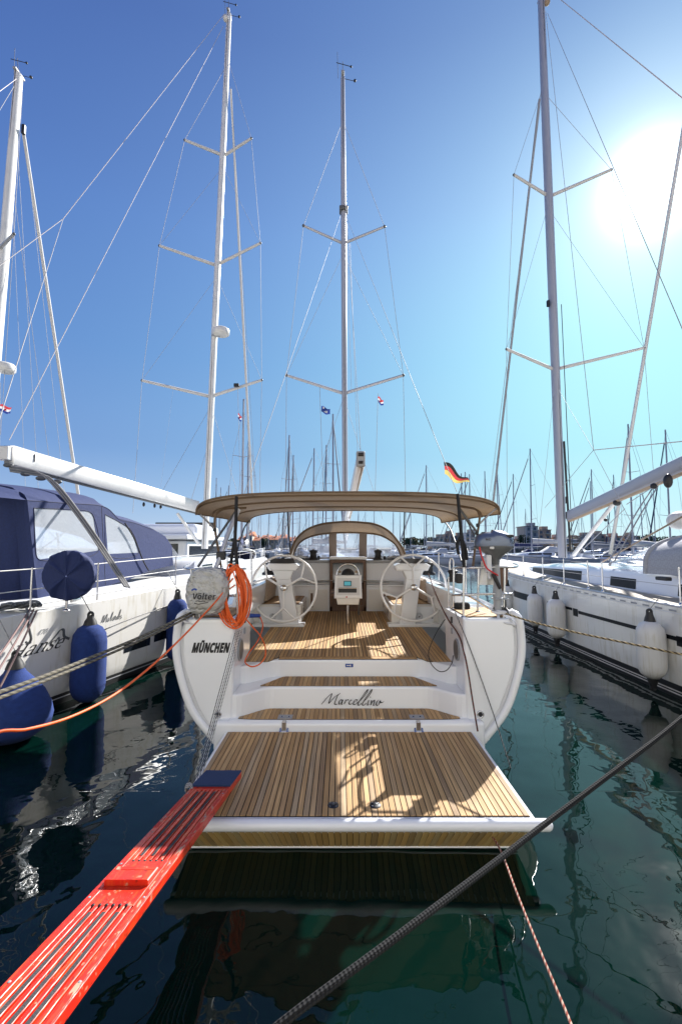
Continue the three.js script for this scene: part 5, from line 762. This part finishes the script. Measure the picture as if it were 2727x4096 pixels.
// ----- outboard motor on the right rail -----
{
  const c = [1.879,2.456,-5.62], g = thing('outboard_motor', 'silver outboard motor clamped upright on the right stern rail', 'outboard motor', [c[0], 1.6, c[2]]);
  const cowl = []; const prof = [[0, .232, .155], [.04, .238, .16], [.085, .234, .157], [.125, .218, .148], [.155, .19, .13], [.18, .148, .105], [.196, .10, .07], [.205, .045, .03], [.207, .001, .001]];
  for (const [y, a, b] of prof) { const r = []; for (let i = 0; i <= 40; i++) { const q = i / 40 * Math.PI * 2, cx = Math.cos(q), k = cx > 0 ? 1 : 1.0; r.push([c[0] + a * Math.sign(cx) * Math.pow(Math.abs(cx), .9) + (y > .1 ? -(y - .1) * .25 : 0), c[1] + y - (cx < 0 ? y * .12 : 0), c[2] + b * Math.sign(Math.sin(q)) * Math.pow(Math.abs(Math.sin(q)), .9)]); } cowl.push(r); }
  part(g, 'cowl', loft(cowl), phy([.14, .17, .235], .32, { metalness: .5, clearcoat: .4 }));
  const low = []; for (const [y, a, b, dx] of [[0, .238, .158, 0], [-.02, .235, .155, 0], [-.05, .19, .14, .01], [-.09, .13, .11, .015], [-.13, .085, .085, .015], [-.16, .05, .07, .01], [-.22, .045, .06, .01]]) { const r = []; for (let i = 0; i <= 32; i++) { const q = i / 32 * Math.PI * 2; r.push([c[0] + dx + a * Math.cos(q), c[1] + y, c[2] + b * Math.sin(q)]); } low.push(r); }
  part(g, 'lower_cowl', loft(low), phy([.11, .115, .12], .35, { clearcoat: .3 }));
  part(g, 'cowl_seam', ring([0, 0, 0], 1, .012, null, 6, 40).rotateX(Math.PI / 2).scale(.239, 1, .159).translate(c[0], c[1] + .0, c[2]), M.greyDark);
  const leg = part(g, 'shaft', loft([[1138, 1284, .055, .06], [1139, 1300, .04, .05], [1140, 1350, .045, .05], [1141, 1365, .06, .06], [1140, 1372, .05, .05], [1140, 1398, .045, .06], [1141, 1412, .03, .05]].map(([px, py, a, b]) => { const y = c[1] - (py - 1257) * .00532, x = c[0] + (px - 1135) * .0052; return [...Array(17)].map((_, i) => [x + a * Math.cos(i / 8 * Math.PI), y, c[2] + b * Math.sin(i / 8 * Math.PI)]); }), false, true), M.grey);
  const px = (x, y, z = 0) => [c[0] + (x - 1135) * .0052, c[1] - (y - 1257) * .00532, c[2] + z];
  part(leg, 'cavitation_plate', box(px(1146, 1376), [.17, .012, .16], .004), M.grey); part(leg, 'gearbox', ball(px(1143, 1398), .04, 1.9, .8, .9, 12), M.greyDark);
  part(leg, 'skeg', front([px(1135, 1400), px(1163, 1408), px(1160, 1412), px(1140, 1414)].map(p => [p[0], p[1], c[2] + .01]).reverse(), .02), M.greyDark);
  for (let k = 0; k < 3; k++) { const b = ball([0, .06, 0], .06, .25, 1, .6, 10); b.rotateX(k * 2.094); b.translate(...px(1158, 1398)); part(leg, 'propeller_blade', b, M.greyDark); }
  part(g, 'clamp_bracket', [box(px(1118, 1296, .03), [.07, .22, .10], .02), rod(px(1112, 1283, .03), px(1122, 1330, .03), .022)], M.greyLight);
  part(g, 'tiller_arm', rod(px(1126, 1318, .08), px(1142, 1352, .08), .028, .022), M.black);
  part(g, 'starter_grip', box(px(1120, 1260, .16), [.05, .03, .03], .008), M.fenderWhite); part(g, 'top_vent', box(px(1164, 1233, .10), [.10, .035, .06], .01), M.black); part(g, 'top_knob', box(px(1112, 1228, 0), [.06, .05, .06], .015), M.black);
  part(g, 'kill_cord', tube([px(1094, 1258, .12), px(1097, 1276, .13), px(1102, 1290, .13), px(1110, 1306, .12), px(1118, 1312, .12), px(1128, 1318, .12), px(1136, 1322, .10)], .010, 6, 50), M.red);
  part(g, 'maker_lettering', text('HONDA', .028, font, .15, 1.25).rotateX(-.28).translate(...px(1106, 1243.5, .148)), M.black); part(g, 'power_lettering', text('2.3', .05, font, .1, 1).rotateY(.5).translate(...px(1162, 1250, .132)), M.black);
  const w = thing('motor_bracket', 'brown weathered wooden board that carries the outboard motor', 'board', px(1162, 1361)); part(w, 'board', front([px(1150, 1361, -.10), px(1158, 1366, -.10), px(1172, 1340, -.10), px(1174, 1306, -.10), px(1149, 1306, -.10)], .04, .006), M.wood);
  const pad = thing('white_bag', 'white plastic cover hanging beside the outboard motor on the rail', 'cover', px(1116, 1345)); part(pad, 'sheet', loft([[1290, 1102, 1126], [1300, 1102, 1129], [1320, 1101, 1131], [1345, 1099, 1133]].map(([y, a, b]) => [...Array(13)].map((_, i) => { const t = i / 12; const p = px(a + (b - a) * t, y, .0); p[2] += .02 * Math.sin(t * 9 + y * .05); return p; }))), M.fenderWhite);
}
// ----- fenders -----
function fender(name, c, r, len, m, label, group, tilt = 0, kind = 'cyl', hang) {
  const g = thing(name, label, 'fender', c, group), p = (n, q, mt) => part(g, n, q, mt);
  const prof = kind === 'ball' ? [[0, 0], [r * .55, .02], [r * .95, .16], [r, .30], [r * .93, .46], [r * .76, .64], [r * .5, .80], [r * .28, .92], [.09, 1]].map(([a, b]) => [a, b * len]) : [[0, 0], [r * .45, .01], [r * .8, r * .35], [r * .96, r * .7], [r, r * 1.1], [r * 1.005, len * .5], [r, len - r * 1.1], [r * .93, len - r * .6], [r * .7, len - r * .22], [r * .35, len], [0, len]];
  const body = lathe(prof, [0, 0, 0], 32); body.rotateZ(tilt); body.translate(...c); p('body', body, m);
  const top = [c[0] - Math.sin(tilt) * len, c[1] + Math.cos(tilt) * len, c[2]];
  const eye = (q, s) => [lathe([[Math.min(.11, r * .42), -.02 * s], [Math.min(.085, r * .34), .05 * s], [.055, .10 * s], [.05, .14 * s]], q, 16), ring([q[0], q[1] + .15 * s, q[2]], .035, .022, null, 8, 16)];
  p('neck', eye(top, 1), M.black); if (kind === 'cyl' && m === M.fenderWhite) p('tail', eye([c[0], c[1], c[2]], -1), M.black);
  if (hang) p('lanyard', rod([top[0], top[1] + .18, top[2]], hang, .0065, .0065, 6), M.ropeWhite);
  return g;
}
const blueFender = (l, r, y, len, label, kind) => { const q = BL.side(l, .8, r + .02, 1), t = BL.at(l, BL.look(l, 1) - .05, BL.look(l, 2) + .34); fender('fender', [q[0], y, q[2]], r, len, M.fenderBlue, label, 'blue fenders', 0, kind, t); };
blueFender(1.80, .45, .02, .90, 'big bulbous blue cloth covered fender at the left frame edge', 'ball'); blueFender(3.22, .255, .02, 1.20, 'tall blue cloth covered fender right of the black hull lettering', 'cyl'); blueFender(5.62, .205, .10, 1.26, 'blue cloth covered fender hanging just behind the olive rope end', 'cyl');
[[10.65, .10, .40, .80, 1.62], [8.06, .19, .36, .86, 1.62], [6.78, .21, .30, .92, 1.60], [3.46, .215, .30, .93, 1.58]].forEach(([l, r, y, len, t], i) => fender('fender', [BR.side(l, 1, 0, -1)[0] - r - .02, y, -4.2 - l], i ? r : .19, len, M.fenderWhite, ['white fender half hidden behind the outboard motor', 'white fender farthest along the dark band yacht, near its bow', 'white fender between the two others with a dark pointed foot', 'large white fender nearest on the dark band yacht'][i], 'white fenders', 0, 'cyl', [BR.side(l, 1, 0, -1)[0] - .05, 1.62, -4.2 - l]));

// ----- flags -----
function flag(px, w, h, cols, label, opt = {}) {
  const g = thing('flag', label, 'flag', px, opt.group), n = cols.length;
  cols.forEach((m, k) => { const rs = []; for (let j = 0; j <= 2; j++) { const v = (k + j / 2) / n, r = []; for (let i = 0; i <= 14; i++) { const t = i / 14; r.push([px[0] + w * t * (opt.dx || .7) , px[1] - h * v * (1 - (opt.taper || 0) * t) - (opt.drop || .5) * w * t + .05 * w * Math.sin(t * 7 + v), px[2] + .10 * w * Math.sin(t * 6 + v * 2)]); } rs.push(r); } part(g, 'stripe', loft(rs), m); });
  if (opt.mark) part(g, 'emblem', opt.mark.map(([u, v, s]) => box([px[0] + w * u * (opt.dx || .7), px[1] - h * v - (opt.drop || .5) * w * u + .05 * w * Math.sin(u * 7 + v), px[2] + .10 * w * Math.sin(u * 6 + v * 2) + .02], [s * w, s * w, .012])), opt.markM || M.red);
  if (opt.staff) part(g, 'hoist', rod(opt.staff[0], opt.staff[1], .006, .006, 5), M.wire); return g;
}
const clothM = c => phy(c, .85, { transmission: .45, thickness: 0 }), fr = clothM([.62, .06, .07]), fw = clothM([.8, .8, .8]), fb = clothM([.02, .05, .25]), fy = clothM([.88, .66, .20]), fk = clothM([.02, .02, .02]);
flag([1.459,3.652,-6.4], .55, .20, [fk, fr, fy], 'black, red and gold ensign flying from the backstay above the bimini', { dx: .62, drop: .42, taper: .55 });
flag([1.021,6.596,-12.3], .30, .17, [fr, fw, fb], 'small red, white and blue courtesy flag right of the middle mast', { dx: .5, drop: .35, mark: [[.45, .5, .16]], staff: [[1.026,6.7,-12.35], [0.928,3.732,-12.4]] });
flag([-0.54,6.326,-12.3], .30, .17, [fb], 'small blue club flag with white marks left of the middle mast', { dx: .8, drop: .28, mark: [[.25, .3, .16], [.6, .55, .2], [.4, .7, .1]], markM: fw, staff: [[-0.595,6.903,-12.4], [-0.476,3.732,-12.4]] });
flag([-3.449,6.939,-15], .30, .2, [fr, fw, fb], 'small red, white and blue flag right of the tallest left mast', { dx: .4, drop: .4, mark: [[.45, .5, .16]], staff: [[-3.525,7.909,-15.2], [-3.331,4.291,-15]] });
flag([-9.308,6.344,-12.2], .34, .2, [fr, fw, fb], 'red, white and blue flag at the left frame edge', { dx: .9, drop: .25, mark: [[.45, .5, .16]], staff: [[-9.42,6.991,-12.3], [-9.242,4.778,-12.2]] });

// ---------- the marina behind ----------
function farYacht(hullM, coverM, stripeM) {   // bow to -z, waterline at 0, 12 m long
  const g = new THREE.Group(); bases.set(g, [0, 0, 0]);
  const st = [[6, 1.55, 1.15], [3, 1.9, 1.18], [0, 1.95, 1.24], [-3, 1.45, 1.34], [-5, .7, 1.44], [-6.1, .05, 1.5]];
  const sec = ([z, b, h]) => { const r = [[1, h], [1, h * .8], [.97, h * .4], [.9, .05], [.8, -.05], [0, -.3]]; return [...r.map(p => [-p[0] * b, p[1], z]), ...r.slice(0, -1).reverse().map(p => [p[0] * b, p[1], z])]; };
  const h = part(g, 'hull', loft(st.map(sec), false, true), hullM);
  part(g, 'deck', loft(st.map(([z, b, y]) => [[-b * .98, y - .02, z], [0, y + .05, z], [b * .98, y - .02, z]])), M.deck);
  for (const s of [-1, 1]) part(h, 'stripe', loft(st.slice(0, 5).map(([z, b, y]) => [[s * b * 1.003, y * .86, z], [s * b * 1.003, y * .80, z]])), stripeM);
  const cab = part(g, 'coachroof', loft([[1.6, 1.15, .62], [0, 1.15, .62], [-2.4, .85, .45], [-3.4, .5, .1]].map(([z, w, k]) => [[-w, 1.2], [-w * .94, 1.2 + k * .8], [-w * .7, 1.2 + k], [w * .7, 1.2 + k], [w * .94, 1.2 + k * .8], [w, 1.2]].map(p => [p[0], p[1], z])), false, true), M.gelPlain);
  for (const s of [-1, 1]) part(cab, 'cabin_window', slab([[s * 1.15, 1.42, 1.2], [s * 1.0, 1.42, -1.8], [s * .97, 1.62, -1.7], [s * 1.13, 1.66, 1.2]], .02), M.darkGlass);
  part(g, 'sprayhood', loft([[2.2, 1.1, .75], [1.2, 1.1, .8], [.2, 1.0, .1]].map(([z, w, k]) => [...Array(9)].map((_, i) => { const a = Math.PI * i / 8; return [-Math.cos(a) * w, 1.75 + k * Math.pow(Math.sin(a), .6), z]; }))), coverM);
  part(g, 'cockpit_coaming', [span([-1.3, 1.15, 1.8], [-1.0, 1.55, 5.2], .05), span([1.0, 1.15, 1.8], [1.3, 1.55, 5.2], .05)], M.gelPlain);
  part(g, 'mast', rod([0, 1.6, -1], [0, 16, -.8], .105, .08, 8), M.aluPaint);
  part(g, 'boom', rod([0, 2.9, -.9], [0, 3.0, 3.8], .08), M.aluPaint); part(g, 'sail_cover', loft([[-.9, .34], [1.5, .26], [3.8, .14]].map(([z, k]) => [...Array(9)].map((_, i) => { const a = i / 8 * Math.PI * 2; return [Math.cos(a) * k * .6, 3.05 + k * .7 + Math.sin(a) * k, z]; }))), coverM);
  for (const y of [6.2, 10.8]) for (const s of [-1, 1]) part(g, 'spreader', rod([0, y, -.9], [s * (y < 8 ? 1.15 : .85), y + .1, -.6], .03, .025, 5), M.alu);
  for (const [a, b] of [[[0, 15.6, -.8], [0, 1.5, -5.9]], [[0, 16, -.8], [0, 1.3, 5.9]], [[0, 15, -.8], [.85, 10.9, -.6]], [[.85, 10.9, -.6], [1.6, 1.3, -.5]], [[0, 15, -.8], [-.85, 10.9, -.6]], [[-.85, 10.9, -.6], [-1.6, 1.3, -.5]]]) part(g, 'stay', rod(a, b, .014, .014, 4), M.wire);
  part(g, 'furled_headsail', rod([0, 14.6, -1.1], [0, 2.2, -5.6], .05, .09, 6), coverM);
  part(g, 'rail', [rod([-1.5, 1.75, 5.9], [1.5, 1.75, 5.9], .02, .02, 5), rod([-1.5, 1.15, 5.9], [-1.5, 1.75, 5.9], .02, .02, 5), rod([1.5, 1.15, 5.9], [1.5, 1.75, 5.9], .02, .02, 5)], M.steel);
  return g;
}
const coverN = std([.02, .03, .10], .9), coverW = std([.62, .61, .58], .9), coverT = std([.30, .24, .17], .9), coverG = std([.24, .25, .27], .9), hullW = phy([.76, .76, .75], .3), hullB = phy([.03, .06, .16], .3), hullC = phy([.66, .64, .58], .3), hullG = phy([.34, .38, .43], .3);
const protos = [[hullW, coverN, M.blue], [hullW, coverW, M.greyDark], [hullC, coverT, M.wood], [hullG, coverG, M.greyLight], [hullB, coverW, M.greyLight], [hullW, coverG, M.red]].map(a => farYacht(...a));
const words = ['white yacht with navy sail cover', 'white yacht with white sail cover', 'cream yacht with tan sail cover', 'grey yacht with grey sail cover', 'navy hulled yacht with white sail cover', 'white red striped yacht'];
function moor(kind, x, z, turn, k, where, group) { const o = protos[kind].clone(); o.name = numbered('moored_yacht'); o.position.set(x, 0, z); o.rotation.y = turn; o.scale.setScalar(k); scene.add(o); return tag(o, words[kind] + ' ' + where, 'yacht', group); }
// masts that stand clear: where their foot is, distance and size
const clear = [[735, 62, 1.0], [752, 59, 1.0], [761, 47.5, 1.02], [1238, 62, 1.0], [1304, 57, 1.0], [1062, 84, 1], [1092, 84, 1.0], [1118, 80, 1.0], [1144, 74, 1.0], [1370, 93, 1], [1420, 84, 1], [1470, 92, 1], [1516, 100, 1], [495, 88, 1], [507, 104, 1], [533, 100, 1], [620, 128, .95], [640, 142, 1], [662, 120, .9], [690, 146, 1], [702, 135, .95], [716, 150, 1], [860, 130, 1], [905, 140, 1], [950, 130, .95], [975, 135, 1], [995, 122, .9], [1040, 128, .95], [1210, 138, 1], [1335, 140, 1], [560, 124, .9], [580, 140, 1], [600, 126, .95], [670, 154, 1], [920, 152, 1], [1395, 155, 1], [545, 140, 1], [650, 158, 1], [825, 145, 1], [845, 150, 1], [775, 150, 1], [730, 148, 1]];
const seen = {};
clear.forEach(([px, D, k], i) => {
  const x = (px - 784) / 1047 * D, kind = [1, 0, 5, 1, 3, 1, 2, 0, 1, 3, 0, 5][i % 12], turn = (px < 800 ? .25 : -.15) + (i % 3 === 0 ? Math.PI / 2 : i % 3 === 1 ? 0 : Math.PI) + rr(-.1, .1);
  const where = px < 560 ? 'far off left of bimini' : px < 725 ? 'far off under bimini left' : px < 800 ? 'far off behind the middle mast' : px < 1060 ? 'far off left of right rail' : px < 1250 ? 'far off behind the outboard' : 'far off past the dark band yacht';
  moor(kind, x, -D, turn, k * (D > 115 ? .88 : 1), where, words[kind].replace(/ with.*/, 's') + ' ' + where);
});
{ const by = {}; scene.children.filter(o => /^moored_yacht/.test(o.name)).forEach(o => (by[o.userData.label] ??= []).push(o)); for (const k in by) if (by[k].length > 1) by[k].sort((a, b) => a.position.x / -a.position.z - b.position.x / -b.position.z).forEach((o, i, l) => { o.userData.label += i === 0 ? ', leftmost' : i === l.length - 1 ? ', rightmost' : ', ' + ['', 'second', 'third', 'fourth', 'fifth'][i] + ' from left'; }); }
// nearer boats in the gap left of the middle yacht and in the basin on the right
[[0, -7.2, -33, .2, .85, 'third row out beside the left rail'], [5, -4.6, -41, .3, .8, 'just left of the sprayhood, bow away'], [1, -9.5, -46, .15, .9, 'behind the silver davit pole'], [2, -5.6, -54, .25, .85, 'under the bimini near the red roofs'], [1, 13.2, -66, 1.5, .9, 'lying broadside in the basin behind the right wheel'], [3, 20.5, -72, 1.6, .9, 'lying broadside behind the right rail posts'], [0, 27, -69, 1.45, .85, 'lying broadside left of the outboard motor'], [5, 34, -60, 1.2, .8, 'right of the outboard motor in the basin'], [1, 26, -40, -.1, .85, 'past the bow of the dark band yacht'], [0, 33, -45, -.1, .9, 'two boats past the dark band yacht bow']].forEach(([k, x, z, t, s, w]) => { const o = moor(k, x, z, t, s, w, 'boats moored in the middle distance'); });
// motor yacht behind the navy sprayhood
{
  const g = thing('motor_yacht', 'white motor yacht with dark window bands behind the navy canvas hood', 'motor yacht', [-8.6, 0, -25]);
  const tier = (n, x0, x1, y0, y1, z0, z1, m, r = .15) => part(g, n, span([x0, y0, z0], [x1, y1, z1], r), m);
  part(g, 'hull', loft([[-19.5, 2.0, 1.5], [-24, 2.2, 1.6], [-28, 1.7, 1.8], [-31.5, .1, 2.1]].map(([z, b, h]) => [[-b, h], [-b * .95, h * .5], [-b * .7, -.1], [b * .7, -.1], [b * .95, h * .5], [b, h]].map(p => [-8.6 + p[0], p[1], z])), false, true), hullW);
  part(g, 'deck', span([-10.5, 1.5, -19.8], [-6.7, 1.58, -28]), M.deck);
  const sal = tier('saloon', -10.3, -6.9, 1.6, 2.75, -20.5, -27, M.gelPlain); part(sal, 'window_band', [span([-10.32, 2.0, -20.8], [-6.88, 2.5, -26.6])], M.darkGlass); part(sal, 'aft_door', span([-9.9, 1.7, -20.46], [-7.3, 2.6, -20.49]), M.darkGlass);
  const fly = tier('flybridge', -10.5, -6.7, 2.78, 3.0, -19.9, -26.5, M.gelPlain, .06); part(fly, 'fly_rail', [span([-10.4, 3.0, -21.5], [-6.8, 3.55, -25.5], .2)], M.gelPlain); part(fly, 'windscreen', span([-10.2, 3.5, -25.0], [-7.0, 3.8, -25.3], .03), M.darkGlass);
}
// low blue-grey sheds on the far pier and white marina clutter
{
  const winM = std([.10, .12, .15], .3), roofR = std([.42, .15, .07], .9), roofG = std([.30, .26, .23], .9), shut = std([.16, .22, .20], .8);
  const walls = [[.66, .55, .40], [.58, .46, .33], [.72, .64, .52], [.60, .42, .31], [.56, .52, .47], [.70, .60, .47]].map(c => std(c, .9, { map: blotch1 }));
  function house(px0, px1, D, y1, wall, roof, floors, label, group, gable = false) {
    const x0 = (px0 - 784) / 1047 * D, x1 = (px1 - 784) / 1047 * D, g = thing('house', label, 'house', [(x0 + x1) / 2, 1.4, -D]), dep = 12; if (group) g.userData.group = group;
    const w = part(g, 'wall', span([x0, 1.4, -D], [x1, y1, -D - dep]), wall);
    if (gable) { const r = part(g, 'roof', loft([x0 - .4, x1 + .4].map(x => [[x, y1, -D + .5], [x, y1 + .05, -D + .6], [x, y1 + 2.2, -D - dep / 2], [x, y1 + .05, -D - dep - .6], [x, y1, -D - dep - .5]]), true, true), roof); part(r, 'chimney', span([x1 - 2, y1 + 1, -D - 4], [x1 - 1.2, y1 + 2.9, -D - 4.8]), wall); }
    else { const r = part(g, 'roof', [span([x0 - .3, y1, -D + .3], [x1 + .3, y1 + .35, -D - dep - .3])], roof); part(r, 'roof_shed', span([mid([x0], [x1], .5)[0] || (x0 + x1) / 2, y1 + .35, -D - 3], [(x0 + x1) / 2 + 3.2, y1 + 2.2, -D - 7]), wall); }
    const fh = (y1 - 1.6) / floors, n = Math.max(2, Math.round((x1 - x0) / 3.2)), cw = (x1 - x0) / n;
    for (let f = 0; f < floors; f++) for (let i = 0; i < n; i++) { const cx = x0 + (i + .5) * cw, cy = 1.6 + (f + .55) * fh; part(w, 'window', span([cx - cw * .2, cy - fh * .28, -D + .05], [cx + cw * .2, cy + fh * .28, -D - .1]), (i * 7 + f * 3) % 5 === 0 ? shut : winM); if (!gable && (i + f) % 2 === 0 && f) part(w, 'balcony', span([cx - cw * .42, cy - fh * .45, -D + 1.1], [cx + cw * .42, cy - fh * .2, -D]), walls[2]); }
    return g;
  }
  [[993, 1022, 246, 7.2, 0, 1, 2, 'ochre waterfront block at the left of the far right shore'], [1022, 1040, 250, 9.2, 3, 1, 3, 'taller reddish block behind the right bimini leg'], [1040, 1068, 248, 8.2, 1, 1, 3, 'brown flat roofed block between the black strap and the motor'], [1070, 1092, 244, 9.8, 5, 1, 3, 'pale flat roofed block just left of the outboard motor'], [1186, 1200, 252, 6.4, 2, 0, 2, 'low red roofed house right of the outboard motor'], [1208, 1236, 240, 13.2, 4, 1, 4, 'tall grey apartment block right of the outboard motor'], [1236, 1266, 243, 11.4, 3, 1, 4, 'brown apartment block beside the tall grey one'], [1330, 1362, 246, 8.2, 1, 1, 3, 'brown block under the vang of the dark band yacht'], [1362, 1392, 250, 9.2, 0, 1, 3, 'ochre block under the boom of the dark band yacht'], [1396, 1430, 246, 7.8, 3, 0, 2, 'reddish block left of the slanting furled headsail'], [1432, 1470, 252, 8.4, 1, 1, 3, 'brown block right of the slanting furled headsail'], [1270, 1290, 256, 7.4, 2, 0, 2, 'pale block left of the thick right mast'], [1310, 1328, 256, 7.0, 5, 0, 2, 'pale block right of the thick right mast']].forEach(([a, b, D, y, w, r, f, l]) => house(a, b, D, y, walls[w], r ? roofG : roofR, f, l, 'houses on the far shore'));
  [[548, 562, 238, 6.0, 0, 'red roofed house left of the davit pole'], [566, 580, 236, 8.4, 2, 'white house with high red roof behind the bimini leg'], [584, 600, 238, 5.8, 5, 'red roofed house, first in the row under the bimini'], [602, 620, 240, 6.6, 2, 'red roofed house, second in the row under the bimini'], [622, 640, 238, 6.2, 0, 'red roofed house, third in the row under the bimini'], [642, 660, 241, 7.0, 5, 'red roofed house, fourth in the row under the bimini'], [664, 684, 238, 5.6, 2, 'red roofed house, last before the sprayhood'], [938, 958, 250, 5.2, 2, 'small red roofed house right of the sprayhood']].forEach(([a, b, D, y, w, l]) => house(a, b, D, y, walls[w], roofR, 2, l, 'red roofed houses on the far shore', true));
  // trees on the shore
  const leafM = [std([.045, .07, .03], .9), std([.06, .085, .035], .9)], bark = std([.12, .09, .06], .9);
  function tree(x, z, h, w, label, k) { const g = thing('shore_tree', label, 'tree', [x, 1.4, z], 'trees on the far shore'); part(g, 'trunk', rod([x, 1.4, z], [x, 1.4 + h * .5, z], .25, .15, 6), bark); const gs = []; for (let i = 0; i < 130; i++) { const a = rnd() * 6.28, b = Math.acos(2 * rnd() - 1), r = Math.pow(rnd(), .4), c = [x + w * r * Math.sin(b) * Math.cos(a), 1.4 + h * .62 + h * .36 * r * Math.cos(b), z + w * r * Math.sin(b) * Math.sin(a)], q = new THREE.TetrahedronGeometry(rr(.35, .8), 0); q.rotateX(rnd() * 6); q.rotateY(rnd() * 6); q.translate(...c); gs.push(q); } part(g, 'crown', gs, leafM[k % 2]); }
  [[540, 5.6, 3], [573, 7.4, 2.5], [582, 7, 2.2], [611, 6, 2.6], [652, 6.4, 2.4], [672, 6.2, 3], [934, 6, 3.4], [948, 6.8, 3], [965, 6.2, 4], [980, 6.6, 3.6], [1098, 7, 3], [1180, 6.6, 3.4], [1196, 7.6, 3], [1300, 7, 3.6], [1394, 7.2, 3], [1478, 7.6, 4], [1498, 7, 4], [1520, 7.4, 4], [1545, 7, 4]].forEach(([px, h, w], i) => tree((px - 784) / 1047 * (238 + i % 3 * 14), -(238 + i % 3 * 14) + 3, h, w, 'dark tree on the far shore, ' + ['first', 'second', 'third', 'fourth', 'fifth', 'sixth', 'seventh', 'eighth', 'ninth', 'tenth', 'eleventh', 'twelfth', 'thirteenth', 'fourteenth', 'fifteenth', 'sixteenth', 'seventeenth', 'eighteenth', 'nineteenth'][i] + ' from the left', i));
}

renderer.render(scene, camera);
